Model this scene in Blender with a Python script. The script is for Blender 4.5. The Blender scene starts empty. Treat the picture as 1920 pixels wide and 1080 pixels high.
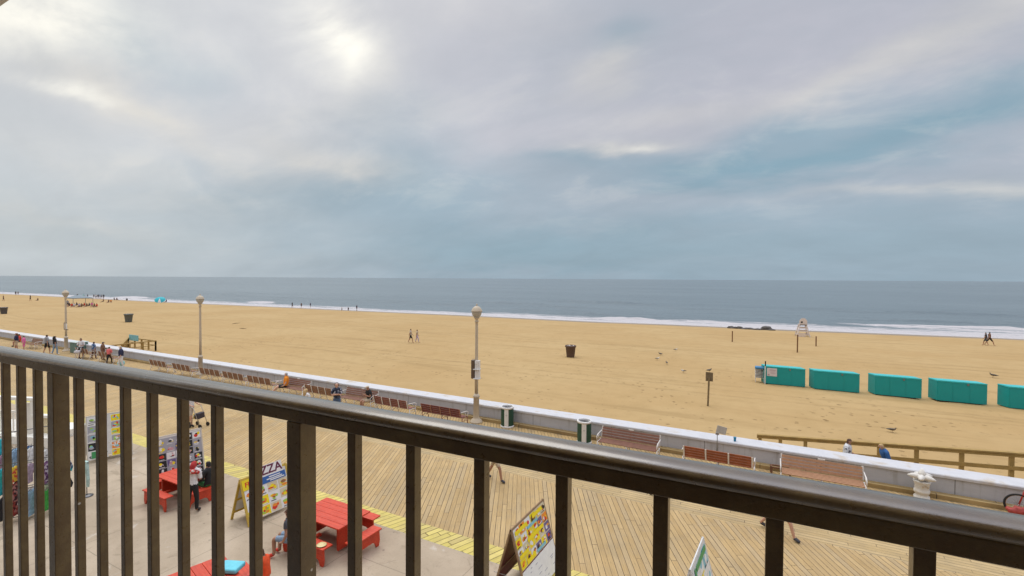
import bpy, bmesh, math, random
from mathutils import Vector, Matrix, noise
random.seed(7)
C = bpy.context.scene.collection
R = math.radians

# ------------------------------------------------------------------ camera
H = 6.8                                   # eye height above the boardwalk (m)
F_PX, TH = 900.0, R(28.25)                # focal length in px of a 1920 wide frame, heading left of +Y
ROLL, PITCH = math.atan(.0057), math.atan(17.7/900)
RIGHT = Vector((math.cos(TH), math.sin(TH), 0)); FH = Vector((-math.sin(TH), math.cos(TH), 0)); UPV = Vector((0, 0, 1))
FWD = FH*math.cos(PITCH)-UPV*math.sin(PITCH); CUP = FH*math.sin(PITCH)+UPV*math.cos(PITCH)
CX = RIGHT*math.cos(ROLL)+CUP*math.sin(ROLL); CY = CUP*math.cos(ROLL)-RIGHT*math.sin(ROLL)
cam = bpy.data.cameras.new('camera'); cam_o = bpy.data.objects.new('camera', cam); C.objects.link(cam_o)
cam.sensor_width = 36; cam.lens = 36*F_PX/1920; cam.clip_start = .05; cam.clip_end = 90000
cam_o.matrix_world = Matrix(((CX.x, CY.x, -FWD.x, 0), (CX.y, CY.y, -FWD.y, 0), (CX.z, CY.z, -FWD.z, H), (0, 0, 0, 1)))
bpy.context.scene.camera = cam_o

def ray(px, py):
    d = CX*(px-960)+CY*(540-py)+FWD*F_PX
    return d.normalized()
def at(px, py, z=0.):                      # where a sight line meets the level z
    d = ray(px, py); t = (z-H)/d.z
    return Vector((d.x*t, d.y*t, z))
def aty(px, py, Y):
    d = ray(px, py); t = Y/d.y
    return Vector((d.x*t, Y, H+d.z*t))

# ------------------------------------------------------------------ light
SUN_AZ, SUN_EL = R(-49), R(56)
W = bpy.data.worlds.new("World"); bpy.context.scene.world = W; W.use_nodes = True
nt = W.node_tree; nt.nodes.clear()
class NB:
    def __init__(s, nt): s.t = nt
    def n(s, typ, **k):
        x = s.t.nodes.new(typ)
        for a, b in k.items(): setattr(x, a, b)
        return x
    def put(s, inp, v):
        if isinstance(v, bpy.types.NodeSocket): s.t.links.new(v, inp)
        elif v is not None: inp.default_value = v
    def m(s, op, a, b=None, c=None, clamp=False):
        x = s.n('ShaderNodeMath', operation=op, use_clamp=clamp)
        for i, v in enumerate((a, b, c)): s.put(x.inputs[i], v)
        return x.outputs[0]
    def mix(s, f, a, b, blend='MIX'):
        x = s.n('ShaderNodeMix', data_type='RGBA', blend_type=blend)
        s.put(x.inputs[0], f)
        for i, v in ((6, a), (7, b)):
            if isinstance(v, tuple) and len(v) == 3: v = v+(1,)
            s.put(x.inputs[i], v)
        return x.outputs[2]
    def noise(s, vec, scale=1., detail=4., rough=.5, dist=0., color=False):
        x = s.n('ShaderNodeTexNoise'); s.put(x.inputs['Vector'], vec)
        x.inputs['Scale'].default_value = scale; x.inputs['Detail'].default_value = detail
        x.inputs['Roughness'].default_value = rough; x.inputs['Distortion'].default_value = dist
        return x.outputs['Color' if color else 'Fac']
    def ss(s, v, a, b, lo=0., hi=1.):
        x = s.n('ShaderNodeMapRange', interpolation_type='SMOOTHSTEP'); s.put(x.inputs[0], v)
        for i, q in enumerate((a, b, lo, hi)): s.put(x.inputs[i+1], q)
        return x.outputs[0]
    def xyz(s, x, y, z):
        q = s.n('ShaderNodeCombineXYZ'); s.put(q.inputs[0], x); s.put(q.inputs[1], y); s.put(q.inputs[2], z); return q.outputs[0]
    def sep(s, v):
        q = s.n('ShaderNodeSeparateXYZ'); s.put(q.inputs[0], v); return q.outputs

def build_sky():
    b = NB(nt)
    d = b.n('ShaderNodeTexCoord').outputs['Generated']
    x, y, z = b.sep(d)
    az = b.m('MULTIPLY', b.m('ARCTAN2', x, y), 180/math.pi)
    el = b.m('MULTIPLY', b.m('ARCSINE', z), 180/math.pi)
    # thin overcast drifting over a clear sky
    zz = b.m('ADD', b.m('MAXIMUM', z, 0.), .30)
    plane = b.xyz(b.m('DIVIDE', x, zz), b.m('DIVIDE', y, zz), 0.)
    mp = b.n('ShaderNodeMapping'); b.put(mp.inputs[0], plane); mp.inputs['Rotation'].default_value = (0, 0, R(28)); mp.inputs['Scale'].default_value = (1.0, 1.45, 1)
    n1 = b.noise(mp.outputs[0], 1.1, 9, .52, .25)
    n2 = b.noise(mp.outputs[0], 2.8, 9, .58, .4)
    wc = b.noise(mp.outputs[0], 1.7, 5, .55, .2, color=True)
    wx, wy, _ = b.sep(wc)
    azw = b.m('ADD', az, b.m('MULTIPLY', b.m('SUBTRACT', wx, .5), 17.))
    elw = b.m('ADD', el, b.m('MULTIPLY', b.m('SUBTRACT', wy, .5), 8.))
    def blob(px, py, rx, ry, rot=0., k=1.):
        r = ray(px, py); A = math.degrees(math.atan2(r.x, r.y)); E = math.degrees(math.asin(r.z))
        ca, sa = math.cos(R(rot)), math.sin(R(rot))
        u = b.m('SUBTRACT', azw, A); v = b.m('SUBTRACT', elw, E)
        p = b.m('DIVIDE', b.m('ADD', b.m('MULTIPLY', u, ca), b.m('MULTIPLY', v, sa)), rx)
        q = b.m('DIVIDE', b.m('SUBTRACT', b.m('MULTIPLY', v, ca), b.m('MULTIPLY', u, sa)), ry)
        e = b.m('EXPONENT', b.m('MULTIPLY', b.m('ADD', b.m('MULTIPLY', p, p), b.m('MULTIPLY', q, q)), -1.))
        return b.m('MULTIPLY', e, k)
    def total(lst):
        s = None
        for a in lst:
            v = blob(*a); s = v if s is None else b.m('ADD', s, v)
        return s
    SKY_BASE_L, SKY_BASE_R = (.51, .555, .60), (.325, .41, .50)
    left = b.ss(azw, -30., -82.); left2 = b.ss(azw, 0., -80.)
    base = b.mix(left, SKY_BASE_R, SKY_BASE_L)
    grey = b.mix(left2, (.485, .485, .56), (.585, .60, .64))
    hi = b.ss(elw, 3.5, 16.)
    hi2 = b.m('MULTIPLY', hi, b.ss(n1, .33, .62, .7, 1.))
    col = b.mix(hi2, base, grey)
    blue = total([(1760, 215, 15, 2.6, 14, .95), (1480, 240, 9, 2.2, 12, .7), (1300, 325, 14, 1.5, 0, .7), (1000, 470, 20, 3., 0, .62), (1100, 300, 9, 1.3, 0, .5),
                  (760, 290, 7, 5., 0, .5), (560, 365, 9, 2.6, 0, .38), (1150, 60, 3.5, 1.6, 0, .42), (300, 90, 5, 3, -30, .32), (860, 380, 12, 4, 0, .42), (1700, 470, 22, 3.6, 0, .3)])
    col = b.mix(b.m('MULTIPLY', blue, 1., clamp=True), col, (.235, .36, .455))
    light = total([(1180, 272, 5.5, .9, -3, .65), (1120, 130, 3.5, 2., 20, .6), (1260, 200, 9, 1.5, 5, .38), (1560, 150, 9, 1.4, 12, .42), (1830, 30, 9, 1.8, 20, .42),
                   (1720, 345, 9, .7, 0, .32), (1860, 352, 6, .9, 0, .28), (600, 290, 8, 2.2, -8, .62), (680, 150, 7, 5, 20, .3), (180, 170, 7, 3., -20, .6), (330, 240, 8, 1.6, -25, .45),
                   (250, 330, 9, 1.5, -12, .32), (130, 400, 8, 1.2, -8, .3), (900, 20, 10, 3, 0, .2)])
    light = b.m('ADD', light, b.m('MULTIPLY', b.m('MULTIPLY', b.ss(n2, .50, .68), b.ss(el, 3., 11.)), .15))
    light = b.m('MULTIPLY', light, b.ss(n2, .3, .62, .65, 1.15), clamp=True)
    col = b.mix(light, col, (.66, .64, .62))
    bright = b.m('MULTIPLY', b.ss(n2, .25, .6, .45, 1.2), total([(612, 85, 2.3, 3.0, 25, .36), (600, 40, 5, 4.2, 0, .35), (640, 110, 6, 5, 20, .2), (90, 5, 8, 2.4, 8, .9), (125, 160, 3, .9, 0, .6), (1195, 274, 2.2, .5, -3, .35)]))
    col = b.mix(b.m('MULTIPLY', bright, 1., clamp=True), col, (1.0, .97, .9))
    fine = b.ss(n2, .25, .75, .965, 1.035)
    soft = b.ss(n1, .3, .7, .95, 1.05)
    col = b.mix(1., col, b.xyz(b.m('MULTIPLY', fine, soft), b.m('MULTIPLY', fine, soft), b.m('MULTIPLY', fine, soft)), 'MULTIPLY')
    # an overcast sky is several times brighter overhead than at the horizon
    zen = b.ss(el, 27., 75., 1., 3.8)
    col = b.mix(1., col, b.xyz(zen, zen, b.m('MULTIPLY', zen, .97)), 'MULTIPLY')
    sky = b.n('ShaderNodeTexSky', sky_type='NISHITA'); sky.sun_disc = False
    sky.sun_elevation = SUN_EL; sky.sun_rotation = SUN_AZ; sky.air_density = 1.2; sky.dust_density = 2.
    clear = b.n('ShaderNodeBackground'); b.put(clear.inputs[0], sky.outputs[0]); clear.inputs[1].default_value = .06
    cloud = b.n('ShaderNodeBackground'); b.put(cloud.inputs[0], col); cloud.inputs[1].default_value = 1.0
    mx = b.n('ShaderNodeMixShader'); mx.inputs[0].default_value = .93
    nt.links.new(clear.outputs[0], mx.inputs[1]); nt.links.new(cloud.outputs[0], mx.inputs[2])
    out = b.n('ShaderNodeOutputWorld'); nt.links.new(mx.outputs[0], out.inputs[0])
build_sky()
sun = bpy.data.lights.new('sun', 'SUN'); sun.energy = .85; sun.angle = R(45); sun.color = (1, .95, .86)
so = bpy.data.objects.new('sun', sun); C.objects.link(so)
sd = Vector((math.sin(SUN_AZ)*math.cos(SUN_EL), math.cos(SUN_AZ)*math.cos(SUN_EL), math.sin(SUN_EL)))
so.rotation_euler = sd.to_track_quat('Z', 'Y').to_euler(); so.location = (0, 0, 30)
vs = bpy.context.scene.view_settings; vs.view_transform = 'Standard'; vs.look = 'None'; vs.gamma = 1; vs.exposure = 0.15; vs.use_curve_mapping = False

# ------------------------------------------------------------------ materials
MATS = {}
def newmat(name):
    m = bpy.data.materials.new(name); m.use_nodes = True
    b = NB(m.node_tree); p = m.node_tree.nodes['Principled BSDF']
    return m, b, p
def mat(name, col, rough=.6, var=.12, scale=6., bump=0., metal=0., spec=.5, dirt=None, dirt_amt=.0, coat=0.):
    """painted, woven, plastic ... surfaces: a base colour broken up by two noises, with optional dirt"""
    if name in MATS: return MATS[name]
    m, b, p = newmat(name); o = b.n('ShaderNodeTexCoord').outputs['Object']
    n = b.noise(o, scale, 5, .6); n2 = b.noise(o, scale*7, 3, .6)
    f = b.ss(b.m('ADD', b.m('MULTIPLY', n, .7), b.m('MULTIPLY', n2, .3)), .3, .7, 1-var, 1+var)
    c = b.mix(1., col, b.xyz(f, f, f), 'MULTIPLY')
    if dirt: c = b.mix(b.ss(n, .52, .72, 0., dirt_amt), c, dirt)
    b.put(p.inputs['Base Color'], c)
    b.put(p.inputs['Roughness'], b.ss(n2, .3, .7, max(rough-.08, .02), min(rough+.1, 1.)))
    p.inputs['Metallic'].default_value = metal; p.inputs['Specular IOR Level'].default_value = spec
    if coat: p.inputs['Coat Weight'].default_value = coat; p.inputs['Coat Roughness'].default_value = .12
    if bump:
        k = b.n('ShaderNodeBump'); k.inputs['Strength'].default_value = bump; k.inputs['Distance'].default_value = .01
        b.put(k.inputs['Height'], n2); b.put(p.inputs['Normal'], k.outputs[0])
    MATS[name] = m; return m

def plank_mat(name, rot, w, length, c1, c2, gap=.008, gapcol=(.06, .045, .03), weather=(.30, .27, .23), along_noise=1.):
    m, b, p = newmat(name); o = b.n('ShaderNodeTexCoord').outputs['Object']
    mp = b.n('ShaderNodeMapping'); b.put(mp.inputs[0], o); mp.inputs['Rotation'].default_value = (0, 0, rot)
    u, v, _ = b.sep(mp.outputs[0])                 # u along a board, v across
    vi = b.m('DIVIDE', v, w); bid = b.m('FLOOR', vi); vf = b.m('FRACT', vi)
    wn = b.n('ShaderNodeTexWhiteNoise', noise_dimensions='1D'); b.put(wn.inputs['W'], bid)
    off = b.m('MULTIPLY', wn.outputs[0], length)
    ui = b.m('DIVIDE', b.m('ADD', u, off), length); cid = b.m('FLOOR', ui); uf = b.m('FRACT', ui)
    wn2 = b.n('ShaderNodeTexWhiteNoise', noise_dimensions='2D'); b.put(wn2.inputs['Vector'], b.xyz(bid, cid, 0.))
    r1 = wn2.outputs[0]
    grain = b.noise(b.xyz(b.m('MULTIPLY', u, 2.2), b.m('MULTIPLY', v, 38.), b.m('MULTIPLY', r1, 30.)), 1., 5, .6)
    big = b.noise(o, .35, 5, .6); med = b.noise(o, 2.2, 5, .65)
    c = b.mix(r1, c1, c2)
    c = b.mix(b.m('MULTIPLY', b.m('GREATER_THAN', r1, .88), .5), c, weather)
    nl = b.n('ShaderNodeTexVoronoi'); b.put(nl.inputs['Vector'], b.xyz(b.m('DIVIDE', u, .6), b.m('DIVIDE', v, w*.5), 0.)); nl.inputs['Randomness'].default_value = .12; nl.inputs['Scale'].default_value = 1.
    c = b.mix(b.m('MULTIPLY', b.m('LESS_THAN', nl.outputs['Distance'], .07), .5), c, gapcol)
    c = b.mix(b.ss(med, .4, .75, 0., .5*along_noise), c, weather)
    g = b.m('MULTIPLY', b.ss(grain, .25, .75, .86, 1.1), b.ss(big, .3, .7, .90, 1.08))
    c = b.mix(1., c, b.xyz(g, g, g), 'MULTIPLY')
    e = b.m('MINIMUM', vf, b.m('SUBTRACT', 1., vf)); eg = b.m('MULTIPLY', e, w)
    e2 = b.m('MULTIPLY', b.m('MINIMUM', uf, b.m('SUBTRACT', 1., uf)), length)
    wob = b.ss(wn2.outputs[0], 0., 1., gap*.35, gap*.75)
    gm = b.m('LESS_THAN', b.m('MINIMUM', eg, e2), wob)
    b.put(p.inputs['Base Color'], b.mix(gm, c, gapcol)); p.inputs['Roughness'].default_value = .85
    p.inputs['Specular IOR Level'].default_value = .25
    k = b.n('ShaderNodeBump'); k.inputs['Strength'].default_value = .5; k.inputs['Distance'].default_value = .012
    b.put(k.inputs['Height'], b.m('ADD', b.m('MULTIPLY', gm, -1.), b.m('MULTIPLY', b.m('ADD', grain, r1), .3))); b.put(p.inputs['Normal'], k.outputs[0])
    return m

# ------------------------------------------------------------------ mesh helpers
class MB:
    """collects boxes, tubes, lathes and sheets, links them as ONE mesh object"""
    def __init__(s): s.b = bmesh.new(); s.mi = 0
    def _tag(s, faces, smooth=False):
        for f in faces: f.material_index = s.mi; f.smooth = smooth
    def box(s, c, size, rz=0., rx=0., ry=0., bevel=0., M=None):
        r = bmesh.ops.create_cube(s.b, size=1.)
        vs_ = r['verts']; T = Matrix.Translation(c) @ Matrix.Rotation(rz, 4, 'Z') @ Matrix.Rotation(rx, 4, 'X') @ Matrix.Rotation(ry, 4, 'Y') @ Matrix.Diagonal((*size, 1))
        if M is not None: T = M @ T
        fs = list({f for v in vs_ for f in v.link_faces}); s._tag(fs)
        bmesh.ops.transform(s.b, matrix=T, verts=vs_)
        if bevel:
            es = list({e for v in vs_ for e in v.link_edges})
            r = bmesh.ops.bevel(s.b, geom=es, offset=bevel, segments=2, affect='EDGES', profile=.5); s._tag(r['faces'], True)
        return s
    def bar(s, a, c, w, h=None, bevel=0.):
        a, c = Vector(a), Vector(c); d = c-a; L = d.length; h = h or w
        q = d.to_track_quat('Z', 'Y'); M = Matrix.Translation((a+c)/2) @ q.to_matrix().to_4x4()
        return s.box((0, 0, 0), (w, h, L), bevel=bevel, M=M)
    def tube(s, pts, rad, seg=8, cap=True):
        pts = [Vector(p) for p in pts]; n = len(pts); rads = rad if isinstance(rad, (list, tuple)) else [rad]*n
        rings = []; up = None
        for i, p in enumerate(pts):
            t = (pts[min(i+1, n-1)]-pts[max(i-1, 0)]).normalized()
            if up is None: up = Vector((0, 0, 1)) if abs(t.z) < .9 else Vector((1, 0, 0))
            x = t.cross(up); x = x.normalized() if x.length > 1e-6 else Vector((1, 0, 0)); y = t.cross(x).normalized(); up = -y if y.length else up
            rings.append([s.b.verts.new(p+(x*math.cos(a)+y*math.sin(a))*rads[i]) for a in [2*math.pi*k/seg for k in range(seg)]])
        fs = []
        for i in range(n-1):
            for k in range(seg): fs.append(s.b.faces.new((rings[i][k], rings[i][(k+1) % seg], rings[i+1][(k+1) % seg], rings[i+1][k])))
        s._tag(fs, True)
        if cap: s._tag([s.b.faces.new(rings[0][::-1]), s.b.faces.new(rings[-1])])
        return s
    def lathe(s, prof, seg=24, c=(0, 0, 0), smooth=True, sx=1., sy=1., lobes=0, amp=0., cap=True):
        rings = []
        for r, z in prof:
            rings.append([s.b.verts.new((c[0]+sx*r*(1+amp*math.cos(lobes*2*math.pi*k/seg))*math.cos(2*math.pi*k/seg), c[1]+sy*r*(1+amp*math.cos(lobes*2*math.pi*k/seg))*math.sin(2*math.pi*k/seg), c[2]+z)) for k in range(seg)])
        fs = []
        for i in range(len(rings)-1):
            for k in range(seg): fs.append(s.b.faces.new((rings[i][k], rings[i][(k+1) % seg], rings[i+1][(k+1) % seg], rings[i+1][k])))
        s._tag(fs, smooth)
        if cap: s._tag([s.b.faces.new(rings[0][::-1]), s.b.faces.new(rings[-1])])
        return s
    def prism(s, outline, y0, y1, M=None):
        """outline in x,z extruded along y"""
        A = [s.b.verts.new((x, y0, z)) for x, z in outline]; B = [s.b.verts.new((x, y1, z)) for x, z in outline]
        n = len(A); fs = [s.b.faces.new(A), s.b.faces.new(B[::-1])]
        for i in range(n): fs.append(s.b.faces.new((A[i], B[i], B[(i+1) % n], A[(i+1) % n])))
        s._tag(fs)
        if M is not None: bmesh.ops.transform(s.b, matrix=M, verts=A+B)
        return s
    def poly(s, pts, smooth=False):
        f = s.b.faces.new([s.b.verts.new(p) for p in pts]); s._tag([f], smooth); return s
    def ball(s, c, r, sub=2, sx=1., sy=1., sz=1., rz=0.):
        q = bmesh.ops.create_icosphere(s.b, subdivisions=sub, radius=r)
        bmesh.ops.transform(s.b, matrix=Matrix.Translation(c) @ Matrix.Rotation(rz, 4, 'Z') @ Matrix.Diagonal((sx, sy, sz, 1)), verts=q['verts'])
        s._tag({f for v in q['verts'] for f in v.link_faces}, True); return s
    def build(s, name, mats, parent=None, loc=None, rz=0.):
        me = bpy.data.meshes.new(name); bmesh.ops.recalc_face_normals(s.b, faces=s.b.faces[:]); s.b.to_mesh(me); s.b.free()
        for m in (mats if isinstance(mats, (list, tuple)) else [mats]): me.materials.append(m)
        o = bpy.data.objects.new(name, me); C.objects.link(o)
        if parent: o.parent = parent
        if loc is not None: o.location = loc
        o.rotation_euler.z = rz
        return o

def tag(o, label, cat, group=None, kind=None):
    o['label'] = label; o['category'] = cat
    if group: o['group'] = group
    if kind: o['kind'] = kind
    return o
def struct(o): o['kind'] = 'structure'; return o
def thing(name, label, cat, loc=(0, 0, 0), rz=0., group=None):
    o = bpy.data.objects.new(name, None); C.objects.link(o); o.empty_display_size = .2
    o.location = loc; o.rotation_euler.z = rz; return tag(o, label, cat, group)
def copy_tree(o, parent=None):
    c = o.copy(); C.objects.link(c)
    if parent: c.parent = parent
    for ch in [k for k in bpy.data.objects if k.parent == o]: copy_tree(ch, c)
    return c
def sheet(name, x0, x1, y0, y1, z, m):
    b = MB(); b.poly([(x0, y0, z), (x1, y0, z), (x1, y1, z), (x0, y1, z)]); return struct(b.build(name, m))
def interp(t, xs):
    if t <= xs[0][0]: return xs[0][1]
    for (a, va), (c, vc) in zip(xs, xs[1:]):
        if t <= c: return va+(vc-va)*(t-a)/(c-a)
    return xs[-1][1]
def grid_mesh(name, xs, ys, zf, m, attr=None):
    nx, ny = len(xs), len(ys)
    V = [(x, y, zf(x, y)) for y in ys for x in xs]
    Fc = [(j*nx+i, j*nx+i+1, (j+1)*nx+i+1, (j+1)*nx+i) for j in range(ny-1) for i in range(nx-1)]
    me = bpy.data.meshes.new(name); me.from_pydata(V, [], Fc); me.materials.append(m)
    me.polygons.foreach_set('use_smooth', [True]*len(Fc))
    if attr:
        a = me.attributes.new(attr[0], 'FLOAT', 'POINT'); a.data.foreach_set('value', [attr[1](x, y) for y in ys for x in xs])
    o = bpy.data.objects.new(name, me); C.objects.link(o); return struct(o)
def spaced(parts):
    out = []
    for a, b, st in parts:
        n = max(1, round((b-a)/st)); out += [a+(b-a)*i/n for i in range(n)]
    out.append(parts[-1][1]); return out

# ------------------------------------------------------------------ beach and sea
SHORE = [(-4000, 60), (-1200, 78), (-336, 89.4), (-189, 90), (-123, 93.3), (-92, 94.2), (-66, 95.7), (-31, 95.8), (-19, 97.6), (3, 98.7), (29, 101.7), (60, 103), (600, 112)]
FOAMO = [(-4000, 84), (-1200, 100), (-388, 101), (-213, 102), (-137, 104.3), (-100, 102.4), (-73, 105.6), (-58, 108.5), (-35, 107.6), (-21, 108.1), (-4, 111.5), (24, 115.5), (42, 119), (600, 140)]
SEA_Z = -2.1
def sand_z(x, y):
    s = interp(x, SHORE)
    k = interp(y, [(20, -.75), (30, -.95), (46, -1.05), (62, -1.2), (s-10, -1.55), (s, SEA_Z+.02), (s+9, SEA_Z-.5), (s+40, -4)])
    d = .05*noise.noise((x*.18, y*.3, 3))+.035*noise.noise((x*.6, y*.7, 5))+.02*noise.noise((x*1.7, y*1.9, 9))
    d += .12*max(0, noise.noise((x*.05, y*.12, 1))-.1)
    return k+d*min(1, max(0, (s-y)/12))
def sand_mat():
    m, b, p = newmat('beach_sand'); g = b.n('ShaderNodeNewGeometry').outputs['Position']
    x, y, z = b.sep(g)
    n1 = b.noise(g, .07, 6, .6); n2 = b.noise(g, .9, 6, .62); n3 = b.noise(g, 9., 4, .6)
    st = b.noise(b.xyz(b.m('MULTIPLY', x, .05), b.m('MULTIPLY', y, .55), 0.), 1., 6, .62)
    c = b.mix(b.ss(n1, .3, .7), (.435, .290, .130), (.485, .342, .166))
    c = b.mix(b.ss(n2, .35, .75, 0., .35), c, (.35, .235, .10))
    c = b.mix(b.ss(st, .52, .70, 0., .55), c, (.33, .22, .095))
    # footprints and scuffs
    vo = b.n('ShaderNodeTexVoronoi'); b.put(vo.inputs['Vector'], b.xyz(x, b.m('MULTIPLY', y, 1.), 0.)); vo.inputs['Scale'].default_value = 2.0; vo.inputs['Randomness'].default_value = 1.
    dots = b.m('SUBTRACT', 1., b.ss(b.m('ADD', vo.outputs['Distance'], b.m('MULTIPLY', b.m('SUBTRACT', n3, .5), .25)), .10, .27))
    msk = b.m('MULTIPLY', b.m('MULTIPLY', b.ss(b.noise(g, .16, 4, .6), .38, .62), b.m('GREATER_THAN', b.sep(vo.outputs['Color'])[0], .45)), b.ss(y, 75., 24.))
    dots = b.m('MULTIPLY', dots, msk)
    c = b.mix(b.m('MULTIPLY', dots, .85), c, (.19, .12, .05))
    wob = b.m('ADD', y, b.m('MULTIPLY', b.m('SUBTRACT', b.noise(b.xyz(b.m('MULTIPLY', x, .02), 0., 0.), 1., 3, .5), .5), 9.))
    trk = None
    for yc, gap_ in ((36., 1.9), (55., 2.1), (57.5, 2.1), (72., 2.)):
        for s_ in (-.5, .5):
            q = b.m('SUBTRACT', 1., b.ss(b.m('ABSOLUTE', b.m('SUBTRACT', wob, yc+gap_*s_)), .05, .35)); trk = q if trk is None else b.m('MAXIMUM', trk, q)
    trk = b.m('MULTIPLY', trk, b.ss(n2, .3, .6, .15, .8))
    c = b.mix(b.m('MULTIPLY', trk, .30), c, (.27, .18, .08))
    pit = b.ss(b.noise(g, 3.2, 3, .5), .30, .18)
    c = b.mix(b.m('MULTIPLY', pit, .5), c, (.26, .17, .075))
    wetn = b.m('ADD', z, b.m('MULTIPLY', b.m('SUBTRACT', n2, .5), .10))
    wet = b.ss(wetn, -1.72, -1.9)
    c = b.mix(b.m('MULTIPLY', wet, .85), c, (.23, .17, .115))
    b.put(p.inputs['Base Color'], c)
    b.put(p.inputs['Roughness'], b.ss(wet, 0., 1., .95, .35)); p.inputs['Specular IOR Level'].default_value = .2
    hgt = b.m('SUBTRACT', b.m('ADD', b.m('MULTIPLY', n2, .5), b.m('MULTIPLY', n3, .12)), b.m('MULTIPLY', b.m('ADD', dots, b.m('ADD', trk, pit)), .6))
    k = b.n('ShaderNodeBump'); k.inputs['Strength'].default_value = .75; k.inputs['Distance'].default_value = .12
    b.put(k.inputs['Height'], hgt); b.put(p.inputs['Normal'], k.outputs[0])
    return m
sx = spaced([(-4000, -900, 100), (-900, -250, 12), (-250, -70, 1.8), (-70, 45, .55), (45, 120, 2.5), (120, 600, 40)])
sy = spaced([(20.6, 60, .5), (60, 86, 1.), (86, 106, .8), (106, 150, 6)])
grid_mesh('beach_sand', sx, sy, sand_z, sand_mat())

RIDGES = []        # x, y, half length, half width, height, foam : swells and little breakers
rr = random.Random(3)
for px, py, L, w, h, fo in [(1195, 597, 7, 1.3, .75, 1.), (1140, 597, 5, 1.2, .45, .0), (1310, 600.5, 6, 1.3, .45, .1), (250, 556, 11, 3., .7, 1.), (285, 555, 12, 2.5, .55, .0), (330, 556, 16, 2.5, .5, .0),
                            (445, 562, 12, 2.2, .5, .1), (490, 566, 7, 1.6, .5, .9), (520, 567, 8, 1.6, .45, .1), (215, 553, 12, 2.5, .5, 0.), (660, 575.5, 5, 1.2, .35, .2), (1560, 596, 16, 2.2, .35, .0),
                            (1660, 601, 20, 1.8, .4, .05), (1700, 611, 14, 1.6, .4, .5), (1860, 613.5, 12, 1.5, .5, .9), (1800, 606, 14, 1.6, .4, .0), (1050, 575, 16, 3, .35, 0.), (1200, 570, 20, 3, .3, 0), (900, 572, 14, 3, .3, 0),
                            (100, 553, 14, 2.5, .4, .2), (40, 551, 14, 2.5, .35, .0), (780, 571, 12, 3, .3, 0), (1440, 590, 16, 2.4, .3, 0)]:
    p = at(px, py, SEA_Z+h*.6); RIDGES.append((p.x, p.y, L, w, h, fo))
for k in range(60): RIDGES.append((rr.uniform(-330, 60), rr.uniform(112, 175), rr.uniform(9, 26), rr.uniform(1.6, 3.2), rr.uniform(.22, .5), 0.))
def sea_z(x, y):
    s = interp(x, SHORE); a = min(1, max(0, (y-s-3)/14)); far = 1 if y < 420 else max(0, 1-(y-420)/300)
    z = SEA_Z+a*far*(.10*math.sin(y*.42+1.6*noise.noise((x*.03, y*.02, 2))*3)*(.4+noise.noise((x*.02, y*.05, 7)))+.09*noise.noise((x*.12, y*.35, 4))+.05*noise.noise((x*.4, y*.9, 6)))
    for rx, ry, L, w, h, fo in RIDGES:
        u, v = (x-rx)/L, (y-ry)/w
        if abs(u) < 2.2 and abs(v) < 3:
            v += .6*noise.noise((x*.15, ry, 0)); z += h*math.exp(-u*u*1.2)*math.exp(-(v*v)*(2.2 if v < 0 else .7))*(.8+.4*noise.noise((x*.5, ry, 1)))
    return z
def sea_foam(x, y):
    s = interp(x, SHORE); o = interp(x, FOAMO)
    e = 2.2*noise.noise((x*.07, 1, y*.05))+1.1*noise.noise((x*.3, 2, y*.2))
    q = (o+e-y)/max(4., o-s); f = min(1, max(0, (.42+.45*q)+.10*math.sin(y*1.3+4*noise.noise((x*.05, 3, y*.1))))) if q > -.1 else 0.
    if y-s < 2.2+e*.5: f = max(f, .95)
    for rx, ry, L, w, h, fo in RIDGES:
        if fo:
            u, v = (x-rx)/L, (y-ry)/w
            if abs(u) < 2 and abs(v) < 3: f = max(f, min(1.4, fo*1.7*math.exp(-u*u)*math.exp(-(v+.25)**2*1.1)))
    return f
def sea_mat():
    m, b, p = newmat('sea_water'); g = b.n('ShaderNodeNewGeometry').outputs['Position']; x, y, z = b.sep(g)
    at_ = b.n('ShaderNodeAttribute', attribute_name='foam').outputs['Fac']
    n1 = b.noise(b.xyz(b.m('MULTIPLY', x, .22), b.m('MULTIPLY', y, .8), 0.), 1., 6, .7)
    n2 = b.noise(b.xyz(b.m('MULTIPLY', x, .9), b.m('MULTIPLY', y, 2.2), 0.), 1., 5, .7)
    th = b.m('SUBTRACT', 1.04, at_)
    f = b.m('ADD', b.m('MULTIPLY', n1, .55), b.m('MULTIPLY', n2, .45))
    foam = b.m('MULTIPLY', b.ss(b.m('SUBTRACT', f, b.m('MULTIPLY', th, .66)), .06, .22), b.ss(at_, .02, .2))
    big = b.noise(b.xyz(b.m('MULTIPLY', x, .004), b.m('MULTIPLY', y, .012), 0.), 1., 5, .6)
    c = b.mix(b.ss(big, .3, .7), (.125, .165, .19), (.16, .205, .23))
    b.put(p.inputs['Base Color'], b.mix(foam, c, (.54, .52, .53)))
    b.put(p.inputs['Roughness'], b.ss(foam, 0., 1., .30, .9)); p.inputs['IOR'].default_value = 1.33; p.inputs['Specular IOR Level'].default_value = .32
    w1 = b.noise(b.xyz(b.m('MULTIPLY', x, .25), b.m('MULTIPLY', y, .7), 0.), 1., 8, .68)
    w2 = b.noise(b.xyz(b.m('MULTIPLY', x, .03), b.m('MULTIPLY', y, .10), 0.), 1., 7, .6)
    k = b.n('ShaderNodeBump'); k.inputs['Strength'].default_value = 1.; k.inputs['Distance'].default_value = 1.1
    b.put(k.inputs['Height'], b.m('ADD', b.m('MULTIPLY', w1, .55), b.m('MULTIPLY', w2, 1.5))); b.put(p.inputs['Normal'], k.outputs[0])
    return m
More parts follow.
